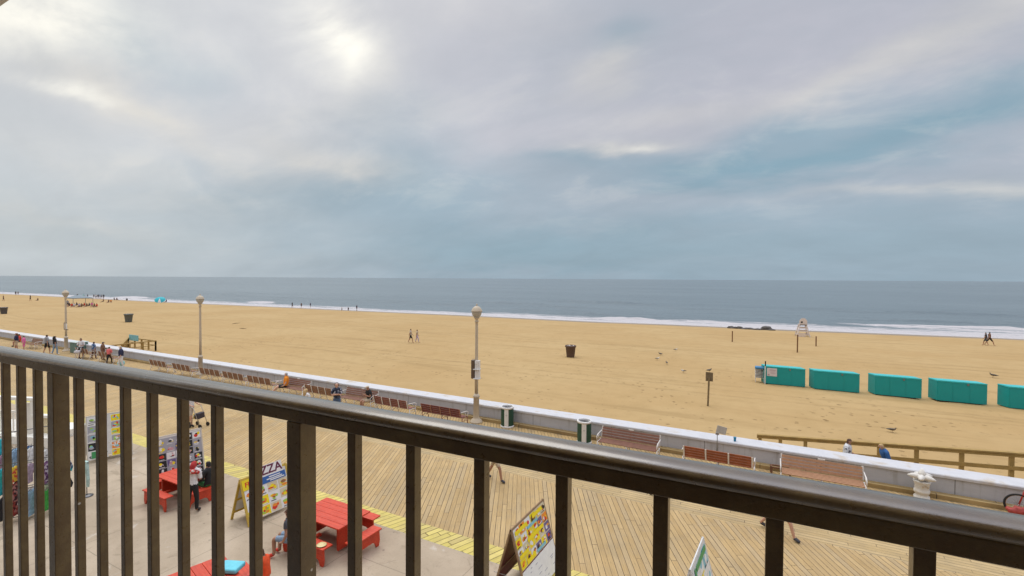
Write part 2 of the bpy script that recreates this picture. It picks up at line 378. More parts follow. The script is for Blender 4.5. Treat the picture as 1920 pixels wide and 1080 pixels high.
wx = spaced([(-40000, -4000, 9000), (-4000, -900, 300), (-900, -330, 20), (-330, -120, 2.4), (-120, 70, .9), (70, 200, 8), (200, 1000, 200), (1000, 40000, 13000)])
wy = spaced([(58, 84, 6), (84, 94, 2.), (94, 132, .42), (132, 180, 1.5), (180, 420, 6), (420, 1000, 60), (1000, 5000, 800), (5000, 45000, 10000)])
grid_mesh('sea', wx, wy, sea_z, sea_mat(), ('foam', sea_foam))

# ------------------------------------------------------------------ town ground, boardwalk, sea wall
def concrete_mat():
    m, b, p = newmat('worn_concrete'); g = b.n('ShaderNodeNewGeometry').outputs['Position']
    n1 = b.noise(g, .35, 7, .62, .6); n2 = b.noise(g, 2.4, 7, .7); n3 = b.noise(g, 26., 4, .7)
    c = b.mix(b.ss(n1, .35, .68), (.39, .31, .22), (.51, .415, .305))
    c = b.mix(b.ss(n2, .52, .74, 0., .6), c, (.28, .215, .145))
    c = b.mix(b.ss(b.noise(g, .8, 6, .65, 1.2), .60, .70, 0., .55), c, (.60, .55, .48))
    c = b.mix(b.ss(b.noise(g, 7., 5, .7), .63, .72, 0., .6), c, (.20, .16, .12))
    c = b.mix(b.ss(n3, .56, .70, 0., .55), c, (.24, .20, .16))
    gx, gy, _ = b.sep(g); wv = b.m('MULTIPLY', b.m('SUBTRACT', n2, .5), .03)
    jn = b.m('MAXIMUM', b.m('LESS_THAN', b.m('FRACT', b.m('DIVIDE', b.m('ADD', gx, wv), 3.05)), .006), b.m('LESS_THAN', b.m('FRACT', b.m('DIVIDE', b.m('ADD', gy, b.m('ADD', wv, .7)), 3.05)), .006))
    c = b.mix(b.m('MULTIPLY', jn, .6), c, (.17, .14, .10))
    gum = b.n('ShaderNodeTexVoronoi'); b.put(gum.inputs['Vector'], g); gum.inputs['Scale'].default_value = 2.3
    c = b.mix(b.m('MULTIPLY', b.m('MULTIPLY', b.m('LESS_THAN', gum.outputs['Distance'], .075), b.m('GREATER_THAN', b.sep(gum.outputs['Color'])[0], .5)), .6), c, (.14, .115, .09))
    sp = b.noise(g, .55, 5, .6, 2.2)
    c = b.mix(b.m('MULTIPLY', b.ss(sp, .60, .64), .35), c, (.21, .165, .11))
    b.put(p.inputs['Base Color'], c); p.inputs['Roughness'].default_value = .9
    k = b.n('ShaderNodeBump'); k.inputs['Strength'].default_value = .35; k.inputs['Distance'].default_value = .01
    b.put(k.inputs['Height'], n3); b.put(p.inputs['Normal'], k.outputs[0]); return m
sheet('ground', -4000, 600, -400, 9.82, -.004, concrete_mat())
yp = plank_mat('yellow_painted_boards', R(90+22), .19, 3.0, (.60, .50, .14), (.70, .58, .20), gap=.018, gapcol=(.17, .13, .05), weather=(.42, .33, .16))
dk = plank_mat('boardwalk_diagonal_boards', R(-117), .14, 3.4, (.43, .295, .137), (.53, .378, .188), gap=.0095, weather=(.38, .29, .175))
dk2 = plank_mat('boardwalk_long_boards', 0., .14, 2.4, (.45, .325, .16), (.53, .395, .21), gap=.009, weather=(.35, .27, .16))
dk3 = plank_mat('boardwalk_seaside_boards', R(-120), .14, 3.4, (.41, .275, .12), (.51, .36, .17), gap=.011, weather=(.30, .215, .12))
sheet('boardwalk_edge_strip', -400, 80, 9.82, 10.46, 0., yp)
sheet('boardwalk', -400, 80, 10.46, 14.64, 0., dk)
sheet('boardwalk', -400, 80, 14.64, 15.62, 0., dk2)
sheet('boardwalk', -400, 80, 15.62, 19.38, 0., dk3)
def wall_mat():
    m, b, p = newmat('painted_concrete'); g = b.n('ShaderNodeNewGeometry').outputs['Position']; x, y, z = b.sep(g)
    n1 = b.noise(b.xyz(b.m('MULTIPLY', x, .6), y, b.m('MULTIPLY', z, 3.)), 1., 6, .6); n2 = b.noise(g, 5., 5, .65)
    c = b.mix(b.ss(n1, .3, .7), (.44, .44, .465), (.50, .50, .53))
    c = b.mix(b.ss(n2, .56, .75, 0., .4), c, (.36, .355, .35))
    st = b.noise(b.xyz(b.m('MULTIPLY', x, 5.), 0., b.m('MULTIPLY', z, .5)), 1., 4, .6)
    c = b.mix(b.m('MULTIPLY', b.ss(st, .52, .68), b.ss(z, -.1, .6, .15, .6)), c, (.30, .285, .27))
    c = b.mix(b.m('MULTIPLY', b.ss(z, .22, .0), b.ss(n1, .4, .65, .1, .6)), c, (.33, .29, .24))
    j = b.m('LESS_THAN', b.m('ABSOLUTE', b.m('SUBTRACT', b.m('FRACT', b.m('DIVIDE', b.m('ADD', x, 14.9), 3.65)), .5)), .0036)
    c = b.mix(j, c, (.2, .2, .2))
    b.put(p.inputs['Base Color'], c); p.inputs['Roughness'].default_value = .75
    k = b.n('ShaderNodeBump'); k.inputs['Strength'].default_value = .2; k.inputs['Distance'].default_value = .01
    b.put(k.inputs['Height'], n2); b.put(p.inputs['Normal'], k.outputs[0]); return m
wm = wall_mat(); cp = mat('pale_wall_coping', (.56, .56, .585), .6, .08, 1.6, dirt=(.44, .36, .26), dirt_amt=.75)
w = thing('sea_wall', 'low grey concrete wall with a pale coping between boardwalk and beach', 'wall', (-160, 20.05, 0))
b = MB(); b.box((0, 0, -.32), (480, .82, 1.88)); b.build('wall_body', wm, w)
b = MB()
b.prism([(-.45, .0), (-.45, .05), (-.43, .075), (.43, .095), (.45, .07), (.45, .0)], -240, 240, Matrix.Translation((0, 0, .62)) @ Matrix.Rotation(R(90), 4, 'Z') @ Matrix.Diagonal((-1, 1, 1, 1)))
b.build('coping', cp, w)
tim = plank_mat('kerb_timber', 0., .3, 4.9, (.33, .23, .10), (.42, .30, .14), gap=.02, weather=(.25, .17, .08))
b = MB(); b.box((-160, 19.51, .07), (480, .26, .145), bevel=.012); tag(b.build('timber_kerb', tim), 'long brown timber kerb lying at the foot of the sea wall', 'kerb')

# ------------------------------------------------------------------ the hotel balcony
darkened_stucco = mat('darkened_stucco', (.30, .25, .19), .9, .06, 3., .3); ceilm = mat('painted_ceiling', (.70, .66, .58), .8, .04, 2.)  # wall behind the camera toned dark to cut bounce light onto the railing
h = thing('hotel_building', 'hotel front, unseen wall darkened against bounce light, with a balcony slab and ceiling over the boardwalk', 'building', (0, -1.3, 0))
b = MB(); b.box((0, -4.1, 6), (40, 8, 12)); b.build('wall', darkened_stucco, h)
b = MB(); b.box((0, .98, H-1.40), (12, 2.15, .2)); b.build('balcony_floor', mat('balcony_concrete', (.42, .40, .37), .85, .1, 4., .2), h)
CE = aty(0, 12, .72); b = MB(); b.box((0, .96, CE.z+.1), (12, 2.12, .2)); b.build('balcony_ceiling', ceilm, h)
b = MB(); b.box((-.5, -.07, H-.25), (1.9, .06, 2.1), bevel=.004); b.build('door', mat('dark_door_glass', (.03, .035, .04), .08, .02, 1.), h)

def rail_mat(name='bronze_painted_metal', coat=.4, cr=.3, ci=1.6):
    m, b, p = newmat(name); o = b.n('ShaderNodeTexCoord').outputs['Object']
    n = b.noise(o, 16., 6, .65); n2 = b.noise(o, 210., 3, .6); n3 = b.noise(o, 60., 4, .7)
    c = b.mix(b.ss(n, .35, .7), (.105, .058, .016), (.165, .108, .036))
    c = b.mix(b.ss(n3, .60, .72, 0., .55), c, (.13, .10, .06))
    vo = b.n('ShaderNodeTexVoronoi'); b.put(vo.inputs['Vector'], o); vo.inputs['Scale'].default_value = 23.
    spot = b.m('MULTIPLY', b.m('SUBTRACT', 1., b.ss(b.m('ADD', vo.outputs['Distance'], b.m('MULTIPLY', n3, .12)), .11, .15)), b.m('GREATER_THAN', b.sep(vo.outputs['Color'])[0], .93))
    c = b.mix(spot, c, (.62, .60, .55))
    b.put(p.inputs['Base Color'], c); b.put(p.inputs['Roughness'], b.ss(n3, .3, .7, .26, .42)); p.inputs['IOR'].default_value = 1.5; p.inputs['Coat Weight'].default_value = coat; p.inputs['Coat Roughness'].default_value = cr; p.inputs['Coat IOR'].default_value = ci
    k = b.n('ShaderNodeBump'); k.inputs['Strength'].default_value = .55; k.inputs['Distance'].default_value = .0016
    b.put(k.inputs['Height'], b.m('ADD', b.m('MULTIPLY', n2, .5), n3)); b.put(p.inputs['Normal'], k.outputs[0]); return m
rm = rail_mat(); YAW = R(1.46)
rail = thing('balcony_railing', 'dark bronze metal balcony railing with square balusters across the foreground', 'railing', (0, .65, H-1.30), YAW)
def along(px, py):                             # distance along the rail line of a sight line
    d = ray(px, py); n = Vector((-math.sin(YAW), math.cos(YAW))); t = .65*math.cos(YAW)/(d.x*n.x+d.y*n.y)
    return (Vector((d.x*t, d.y*t-.65))).dot(Vector((math.cos(YAW), math.sin(YAW))))
ZC = 1.30-.245
cap = [(-.025, -.003), (-.0245, .0015), (-.021, .006), (-.012, .0093), (0, .0102), (.012, .0093), (.021, .006), (.0245, .0015), (.025, -.003), (.0235, -.0078), (.020, -.0095), (-.020, -.0095), (-.0235, -.0078)]
b = MB(); b.prism([(x, z+ZC) for x, z in cap], -4.0, 3.0, Matrix.Rotation(R(-90), 4, 'Z'))
for f in b.b.faces: f.smooth = len(f.verts) == 4
b.build('handrail', rail_mat('polished_bronze_paint', .9, .2, 2.), rail)
b = MB(); b.box((-.5, 0, ZC-.0218), (7, .038, .0240), bevel=.002); b.build('top_rail', rm, rail)
b = MB(); b.box((-.5, 0, .12), (7, .038, .03), bevel=.002); b.build('bottom_rail', rm, rail)
LEFT = {-3: 3.7, -2: 32.3, -1: 63, 0: 90, 1: 138.5, 2: 179.6, 3: 225.2, 4: 274.8, 5: 331.5, 6: 395.2, 7: 466, 8: 537.5, 9: 650.8, 10: 760.1, 11: 887.7, 12: 1041, 13: 1224.9, 14: 1437, 15: 1716.3}
def front_t(px, half):                         # where a bar's front left edge seen at px stands along the rail
    d = ray(px, 900); n = Vector((-math.sin(YAW), math.cos(YAW))); t = (.65*math.cos(YAW)-half)/(d.x*n.x+d.y*n.y)
    return (Vector((d.x*t, d.y*t-.65))).dot(Vector((math.cos(YAW), math.sin(YAW))))+half
TS = {k: front_t(v, .019 if k in (0, 8) else .0095) for k, v in LEFT.items()}
for k in range(-14, 21):
    t = TS[k] if k in TS else (TS[-3]+(k+3)*.1415 if k < -3 else TS[15]+(k-15)*.1405)
    post = k in (-8, 0, 8, 16)
    b = MB()
    if post: b.box((t, 0, ZC/2-.017), (.038, .038, ZC-.034), bevel=.0015); nm = 'post'
    else: b.box((t, 0, .135+(ZC-.169)/2), (.019, .019, ZC-.169), bevel=.0015); nm = 'baluster'
    b.build(nm, rm, rail)

# ------------------------------------------------------------------ street furniture on the boardwalk
white_iron = mat('white_painted_iron', (.74, .70, .66), .45, .08, 8., .2, dirt=(.45, .36, .26), dirt_amt=.4)
slat_red = mat('red_brown_slats', (.20, .062, .040), .55, .22, 5., .3)
slat_brown = mat('brown_slats', (.22, .10, .045), .6, .22, 5., .3)
slat_new = mat('pale_new_slats', (.42, .225, .125), .6, .18, 5., .3, dirt=(.25, .13, .07), dirt_amt=.6)
slat_plum = mat('plum_slats', (.225, .105, .07), .6, .2, 5., .3)
slat_dark = mat('dark_red_slats', (.15, .03, .022), .55, .22, 5., .3)
BENCH_L = 2.3
def make_bench(slats, strap_mat, straps=5, open_back=False):
    t = thing('park_bench', 'x', 'bench')
    b = MB()
    for k in range(5): b.box((0, -.19+k*.098, .435-.006*k), (BENCH_L-.06, .078, .03), bevel=.004)
    b.build('seat', slats, t)
    b = MB(); gapn = 4
    for k in range(gapn): b.box((0, -.262-k*.028, .515+k*.098), (BENCH_L-.06, .024, (.088 if not open_back else .084)), rx=R(16), bevel=.004)
    b.build('backrest', slats, t)
    for i in range(straps if not open_back else 3):
        b = MB()
        if not open_back: x = -BENCH_L/2+.05+(BENCH_L-.1)*i/(straps-1); b.bar((x, -.278, .45), (x, -.388, .86), .05, .014, bevel=.003)
        else: x = (-BENCH_L/2+.02, BENCH_L/2-.02, 0)[i]; b.bar((x, -.285 if i < 2 else -.292, .45), (x, -.39 if i < 2 else -.398, .87), .05, .018, bevel=.004)
        b.build('back_strap', strap_mat, t)
    for i, x in enumerate((-BENCH_L/2, 0, BENCH_L/2)):
        b = MB()
        b.tube([(x, -.30, .03), (x, -.22, .22), (x, -.20, .42)], .02, 6); b.tube([(x, .27, .03), (x, .21, .22), (x, .22, .42)], .02, 6)
        b.box((x, -.31, .015), (.05, .09, .03)); b.box((x, .28, .015), (.05, .09, .03))
        b.tube([(x, -.2, .405), (x, .22, .39)], .018, 6); b.tube([(x, -.22, .22), (x, 0, .29), (x, .21, .22)], .013, 6)
        b.build('leg_frame', strap_mat if not open_back else white_iron, t)
    for x in (-BENCH_L/2-.01, BENCH_L/2+.01):
        b = MB(); b.tube([(x, -.34, .70), (x, -.1, .685), (x, .14, .67), (x, .25, .61), (x, .24, .52), (x, .19, .42)], .019, 6)
        b.tube([(x, .0, .42), (x, .06, .55), (x, -.04, .66)], .012, 6)
        b.build('armrest', white_iron, t)
    if open_back:
        b = MB(); b.box((-.02, -.388, .875), (.20, .022, .035), bevel=.004); b.build('plaque', white_iron, t)
    return t
protos = {'red': make_bench(slat_red, white_iron), 'brown': make_bench(slat_brown, white_iron), 'plum': make_bench(slat_plum, white_iron, 5, True), 'new': make_bench(slat_new, white_iron, 5, True),
          'dark': make_bench(slat_dark, mat('brown_strap', (.34, .16, .10), .6, .2, 6.)), 'russet': make_bench(mat('russet_slats', (.30, .085, .03), .55, .2, 5.), white_iron, 4)}  # the dark red bench has plain brown straps and legs
used = set()
BENCHES = [
 (-38.1, 0, 'brown', 'brown slatted bench facing the sea, farthest left of the row of benches clear of people'),
 (-35.1, 0, 'brown', 'brown bench facing the sea, just left of the middle lamp post'),
 (-31.8, 0, 'brown', 'brown slatted bench facing the sea, directly in front of the middle lamp post'),
 (-29.3, 0, 'brown', 'brown slatted bench facing the sea, first to the right of the middle lamp post'),
 (-26.75, 0, 'brown', 'brown bench facing the sea, behind the outstretched legs of the man in orange'),
 (-24.25, 1, 'plum', 'plum brown bench facing the hotel, where the man in the orange shirt sits'),
 (-21.6, 0, 'brown', 'brown bench facing the sea, behind the standing man in dark patterned shirt'),
 (-19.1, 1, 'plum', 'plum brown bench facing the hotel, where the man in the cap sits'),
 (-16.45, 0, 'red', 'red brown bench with white straps facing the sea, right of the seated man in cap'),
 (-13.4, 0, 'dark', 'dark red bench facing the sea, last before the nearest lamp post'),
 (-4.75, 1, 'plum', 'plum brown bench with white plaque facing the hotel, right of the slatted bins'),
 (-1.53, 0, 'russet', 'low russet bench facing the sea with three open back panels, between two hotel-facing benches'),
 (1.56, 1, 'new', 'pale new timber bench facing the hotel, left of the white star topped pedestal')]
for x, back, kind, lab in BENCHES:
    src = protos[kind]; o = src if kind not in used else copy_tree(src); used.add(kind)
    o.location = (x, 18.3 if not back else 18.36, 0); o.rotation_euler.z = math.pi*back+R(random.uniform(-1.5, 1.5)); o['label'] = lab; o['group'] = 'benches along the sea wall'
for p, kind, back, lab in [((52, 645), 'brown', 1, 'weathered bench at the far left end of the wall, beside the woman in pink'), ((166, 661), 'brown', 0, 'brown bench under the seated people at the far left, right of the grey green bin'), ((212, 668), 'brown', 0, 'brown bench half hidden behind the man in the navy shirt')]:
    o = copy_tree(protos[kind]); q = at(*p, .45); o.location = (q.x, 18.3, 0); o.rotation_euler.z = math.pi*back; o['label'] = lab; o['group'] = 'benches along the sea wall'

# lamps
cream = mat('cream_lamp_paint', (.54, .45, .33), .5, .08, 5., .15, dirt=(.40, .30, .18), dirt_amt=.3); globe_m, gb, gp = newmat('lamp_globe')
gp.inputs['Base Color'].default_value = (.50, .46, .38, 1); gp.inputs['Roughness'].default_value = .25; gp.inputs['Transmission Weight'].default_value = .15
boxm = mat('brown_box_paint', (.12, .08, .055), .5, .1, 5.); wht = mat('white_panel', (.72, .70, .68), .5, .05, 5.)
def make_lamp():
    t = thing('street_lamp', 'x', 'street lamp')
    b = MB(); b.lathe([(.30, 0), (.30, .04), (.26, .07), (.24, .13), (.17, .18), (.15, .24), (.145, .3), (.135, 1.18), (.16, 1.2), (.165, 1.25), (.13, 1.29), (.10, 1.36)], 16, lobes=8, amp=.015); b.build('base', cream, t)
    b = MB(); b.lathe([(.085, 1.34), (.078, 2.6), (.066, 4.6), (.062, 4.72), (.10, 4.75), (.10, 4.79), (.065, 4.82), (.07, 4.88), (.13, 4.93), (.15, 4.98)], 14); b.build('pole', cream, t)
    b = MB(); b.lathe([(.13, 4.98), (.20, 5.06), (.235, 5.18), (.245, 5.24)], 20); g = b.build('globe', globe_m, t)
    b = MB(); b.lathe([(.265, 5.24), (.265, 5.265), (.25, 5.285), (.235, 5.33), (.17, 5.43), (.08, 5.49), (.035, 5.50), (.028, 5.54), (.045, 5.56), (.01, 5.61)], 20); b.build('cap', cream, g)
    return t
lamp0 = make_lamp()
def put_lamp(o, x, lab): o.location = (x, 19.1, 0); o['label'] = lab; o['group'] = 'cream lamp posts along the sea wall'
L2 = copy_tree(lamp0); L3 = copy_tree(lamp0)
put_lamp(lamp0, aty(893, 792, 19.1).x, 'tall cream lamp post with two boxes, nearest of the three, left of the slatted bins')
put_lamp(L2, aty(376, 690, 19.1).x, 'tall cream lamp post with bare pole, middle one of the three')
put_lamp(L3, aty(124, 640, 19.1).x, 'cream lamp post at the far left with a small bracket sign on its pole')
for z0, s in ((2.08, .50), (2.52, .52)):
    b = MB(); b.box((-.13, -.05, z0+.22), (.17, .26, .43), rz=R(15), bevel=.01); bx = b.build('equipment_box', boxm, lamp0)
    b = MB(); b.box((.10, -.06, z0+.22), (.20, .24, .40), rz=R(15), bevel=.008); b.box((.09, -.10, z0+.02), (.30, .3, .03), rz=R(15)); b.box((.09, -.19, z0+.30), (.10, .02, .07), rz=R(15)); b.build('notice_panel', wht, bx)
b = MB(); b.box((-.30, -.02, 2.25), (.05, .05, .62)); b.box((.12, -.02, 1.96), (.8, .05, .05)); b.box((-.1, -.02, 2.56), (.4, .05, .05)); bk = b.build('bracket', boxm, L3)
b = MB(); b.box((.05, -.03, 2.25), (.5, .03, .48)); b.build('sign_panel', wht, bk)

# bins
green = mat('dark_green_slats', (.022, .075, .045), .45, .2, 5., .2); blk = mat('black_plastic', (.012, .012, .013), .5, .1, 5.)
def make_can():
    t = thing('litter_bin', 'x', 'bin'); n = 26
    b = MB(); b.lathe([(.262, .05), (.262, .85), (.253, .86), (.253, .94), (.245, .94), (.245, .5), (.02, .5)], 26); b.build('liner', blk, t)
    b = MB()
    for k in range(n):
        a = 2*math.pi*k/n; d = (a+math.pi/2-R(20)) % (2*math.pi)
        if min(d, 2*math.pi-d) < R(17): continue
        b.box((.277*math.cos(a), .277*math.sin(a), .455), (.02, .058, .80), rz=a, bevel=.004)
    b.build('slats', green, t)
    b = MB(); pr = []
    for k in range(7):
        a = -math.pi/2+R(20)+R(-19+38*k/6); pr.append(a)
    for a, c in zip(pr, pr[1:]): b.poly([(.292*math.cos(a), .292*math.sin(a), .06), (.292*math.cos(c), .292*math.sin(c), .06), (.292*math.cos(c), .292*math.sin(c), .86), (.292*math.cos(a), .292*math.sin(a), .86)])
    pn = b.build('front_panel', wht, t)
    b = MB()
    for k, (u, v) in enumerate([(-.03, .60), (0, .62), (.03, .60), (0, .57)]): b.box((u*math.cos(R(20))+.2945*math.sin(R(20)), u*math.sin(R(20))-.2945*math.cos(R(20)), v), (.024, .004, .016), rz=R(20))
    b.build('emblem', mat('grey_print', (.30, .33, .32), .6), pn)
    for z, nm in ((.0, 'base_ring'), (.86, 'rim')):
        b = MB(); b.lathe([(.243, z), (.305, z), (.31, z+.03), (.31, z+.065), (.295, z+.085), (.256, z+.085), (.243, z+.07), (.243, z)], 28, cap=False); b.build(nm, wht, t)
    return t
c1 = make_can(); p = at(945.5, 803, 0); c1.location = (p.x, p.y+.28, 0); c1['label'] = 'green slatted litter bin with white front panel, left one beside the nearest lamp post'
c2 = copy_tree(c1); p = at(1091, 834, 0); c2.location = (p.x, p.y+.28, 0); c2['label'] = 'green slatted litter bin with white front panel, right one beside the plum brown bench'
c1['group'] = c2['group'] = 'green slatted litter bins'; c2.rotation_euler.z = R(-3)
p = at(135, 662, 0); t = thing('litter_container', 'large grey green box bin with a pale lid at the far left lamp post', 'bin', (p.x, p.y+.5, 0))
b = MB(); b.box((0, 0, .45), (1.15, .9, .9), bevel=.05); b.build('container', mat('grey_green_plastic', (.12, .20, .17), .6), t)
b = MB(); b.box((0, 0, .94), (1.22, 1.0, .08), bevel=.035); b.build('lid', mat('pale_green_lid', (.48, .55, .53), .6), t)

# star topped pedestal
p = at(1731, 939, 0); t = thing('pedestal', 'white sculpted pedestal with a star shaped top by the wall', 'pedestal', (p.x, p.y+.18, 0), R(15)); t.scale = (.86, .86, .86)
wp = mat('chalky_white', (.70, .67, .62), .7, .08, 9., .4, dirt=(.45, .36, .24), dirt_amt=.35)
b = MB(); b.lathe([(.24, 0), (.24, .08), (.20, .12), (.19, .2), (.23, .24), (.24, .31), (.20, .36), (.22, .42), (.21, .5), (.235, .56), (.25, .62), (.27, .66)], 24, lobes=6, amp=.07); b.build('base', wp, t)
b = MB()
for k in range(3): b.box((.0+.08*(k-1), -.23, .50+.05*(k % 2)), (.06, .03, .05), bevel=.01)
b.build('relief', mat('shell_relief', (.50, .40, .28), .7), t)
b = MB(); b.ball((0, 0, .80), .17, 3, 1, 1, .8)
for k in range(5):
    a = 2*math.pi*k/5+.35; ca, sa = math.cos(a), math.sin(a); b.tube([(.0, .0, .80), (.2*ca, .2*sa, .80), (.32*ca, .32*sa, .80), (.42*ca, .42*sa, .80)], [.12, .11, .07, .02], 8)
b.tube([(0, 0, .82), (0, 0, .96), (0, 0, 1.08)], [.17, .11, .03], 8)
b.build('star_top', wp, t)

# small stool-like timber under the pale bench, small wall sign, cup, graffiti
p = at(1463, 893, 0); t = thing('crate', 'small brown open timber crate beside the pale bench', 'crate', (p.x, p.y+.15, 0), R(8))
b = MB()
for sx_ in (-.28, .28):
    for sy_ in (-.12, .12): b.box((sx_, sy_, .14), (.04, .04, .28))
b.box((0, -.12, .27), (.6, .05, .04)); b.box((0, .12, .27), (.6, .05, .04)); b.box((.28, 0, .27), (.04, .28, .04)); b.box((-.28, 0, .27), (.04, .28, .04)); b.build('frame', mat('crate_timber', (.16, .07, .035), .7, .2, 6.), t)
p = aty(1345, 815, 19.62); t = thing('sign', 'small pale sign plate on a thin bracket fixed to the wall top', 'sign', (p.x, 19.66, .0))
b = MB(); b.tube([(0, -.06, .30), (0, -.06, .95)], .018, 6); b.box((0, -.05, .97), (.12, .08, .07)); b.build('bracket', mat('galvanised', (.35, .35, .34), .45, .1, 6., metal=.5), t)
b = MB(); b.box((.14, -.02, 1.12), (.36, .02, .28), rz=R(20), ry=R(14)); b.build('sign_plate', mat('pale_plate', (.52, .50, .44), .5), t)
p = aty(1378, 817, 19.85); b = MB(); b.lathe([(.04, 0), (.05, .14), (.055, .15), (.0505, .17), (.03, .175)], 12); o = tag(b.build('cup', mat('blue_cup', (.02, .22, .36), .4)), 'small blue drinking cup standing on the wall top', 'cup'); o.location = (p.x, 19.85, .70)

# bicycle at the right edge
def make_bike(loc, rz):
    t = thing('bicycle', 'red bicycle with black tyres leaning by the wall at the right edge', 'bicycle', loc, rz)
    rub = mat('tyre_rubber', (.015, .015, .016), .8); redp = mat('red_bike_paint', (.45, .03, .02), .3, .1, 5., coat=.5); chrome = mat('chrome', (.55, .55, .56), .2, .05, 5., metal=1.)
    for x, nm in ((-.52, 'wheel'), (.52, 'wheel')):
        b = MB(); pts = [(x+.30*math.cos(a), 0, .33+.30*math.sin(a)) for a in [2*math.pi*k/28 for k in range(29)]]; b.tube(pts, .026, 8); w_ = b.build(nm, rub, t)
        b = MB(); b.tube([(x+.27*math.cos(a), 0, .33+.27*math.sin(a)) for a in [2*math.pi*k/28 for k in range(29)]], .010, 6)
        for k in range(14): a = 2*math.pi*k/14; b.tube([(x, 0, .33), (x+.27*math.cos(a), 0, .33+.27*math.sin(a))], .0025, 4)
        b.tube([(x, -.05, .33), (x, .05, .33)], .02, 8); b.build('rim', chrome, w_)
    b = MB()
    for a, c in (((-.38, 0, .78), (-.02, 0, .32)), ((-.38, 0, .85), (.18, 0, .84)), ((.2, 0, .92), (-.02, 0, .32)), ((-.02, 0, .32), (.52, 0, .33)), ((.17, 0, .8), (.52, 0, .33)), ((-.37, 0, .9), (-.52, 0, .33))): b.tube([a, c], .021, 8)
    b.build('frame', redp, t)
    b = MB(); b.tube([(-.37, 0, .9), (-.36, 0, 1.02)], .014, 8); b.tube([(-.30, -.30, 1.06), (-.38, -.18, 1.05), (-.36, 0, 1.02), (-.38, .18, 1.05), (-.30, .30, 1.06)], .013, 8); b.build('handlebar', chrome, t)
    b = MB(); b.box((.22, 0, .95), (.26, .12, .05), bevel=.02); b.build('saddle', blk, t)
    b = MB(); b.tube([(-.02, .08, .32), (.12, .09, .22)], .012, 6); b.tube([(-.02, -.08, .32), (-.16, -.09, .42)], .012, 6); b.lathe([(.10, -.004), (.10, .004)], 16, (0, 0, 0)); b.build('crank', chrome, t)
    b = MB(); b.ball((-.50, -.20, .20), .20, 3, 1.6, .7, .75)
    for v in b.b.verts: v.co += v.normal*.09*noise.noise(v.co*9)
    b.build('pannier', mat('red_bag_cloth', (.33, .04, .03), .6, .3, 12.), t)
    return t
bk = make_bike((6.95, 19.02, 0), R(-8)); 

# ------------------------------------------------------------------ beach things
teal_f = mat('turquoise_panel', (.0, .29, .285), .45, .07, 1.4, .15, dirt=(.02, .17, .18), dirt_amt=.4); teal_t = mat('turquoise_lid', (.03, .47, .48), .4, .06, 1.4)
def box_unit(x0, x1, y0, lab, z=-1.05):
    t = thing('beach_box', lab, 'storage box', ((x0+x1)/2, y0, z), 0, 'turquoise rental boxes on the sand')
    w_ = x1-x0; sh = -.30; D = .78
    def pr(b, z0, z1, e=0.):
        P = [(-w_/2-e, -e), (w_/2+e, -e), (w_/2+sh+e, D+e), (-w_/2+sh-e, D+e)]
        A = [b.b.verts.new((px_, py_, z0)) for px_, py_ in P]; B = [b.b.verts.new((px_, py_, z1)) for px_, py_ in P]
        b.b.faces.new(A[::-1]); b.b.faces.new(B)
        for i in range(4): b.b.faces.new((A[i], A[(i+1) % 4], B[(i+1) % 4], B[i]))
        bmesh.ops.bevel(b.b, geom=list({ed for v in A+B for ed in v.link_edges}), offset=.018, segments=2, affect='EDGES')
    b = MB(); pr(b, .07, 1.30); b.build('panel_body', teal_f, t)
    b = MB(); pr(b, 1.303, 1.39, .012); b.build('lid', teal_t, t)
    for fx in (.32, .66): b = MB(); b.box((-w_/2+w_*fx, -.006, .68), (.035, .012, 1.2), bevel=.003); b.build('seam_batten', teal_f, t)
    b = MB(); b.box((w_*.12, -.014, 1.24), (.10, .02, .13), bevel=.004); b.build('latch', mat('latch_metal', (.22, .22, .22), .4, metal=.7), t)
    b = MB(); b.box((sh/2, D/2, .035), (w_-.35, D-.1, .09)); b.build('base_shadow_skid', mat('base_shadow_dark', (.03, .028, .025), .8), t)  # raised support in near-black, painting the shadow along the box foot
    return t
BX = [box_unit(-.20, 2.37, 40.75, 'leftmost turquoise storage box with a white notice on its front'), box_unit(2.92, 5.57, 40.55, 'turquoise storage box on the sand, second from the left'), box_unit(6.45, 8.93, 40.6, 'turquoise storage box on the sand, middle of the five'),
      box_unit(9.72, 12.14, 40.62, 'turquoise storage box on the sand, fourth from the left'), box_unit(13.06, 15.5, 40.4, 'turquoise storage box on the sand cut by the right edge of view')]
b = MB(); b.box((-.86, -.012, .96), (.66, .014, .60)); nb = b.build('notice', mat('notice_paper', (.62, .56, .56), .6, .05, 3.), BX[0])
b = MB(); b.box((-1.08, -.022, .76), (.12, .006, .10)); b.box((-.82, -.022, 1.13), (.42, .006, .035)); b.box((-.82, -.022, 1.05), (.36, .006, .02)); b.box((-.78, -.022, .93), (.36, .006, .02)); b.box((-.78, -.022, .86), (.3, .006, .02)); b.build('print', mat('notice_print', (.42, .28, .30), .6), nb)
b = MB(); b.box((-1.31, -.03, .70), (.07, .05, 1.36)); b.build('corner_post', wht, BX[0]); b = MB(); b.box((-1.30, .02, 1.50), (.08, .08, .5)); b.build('pole', blk, BX[0])
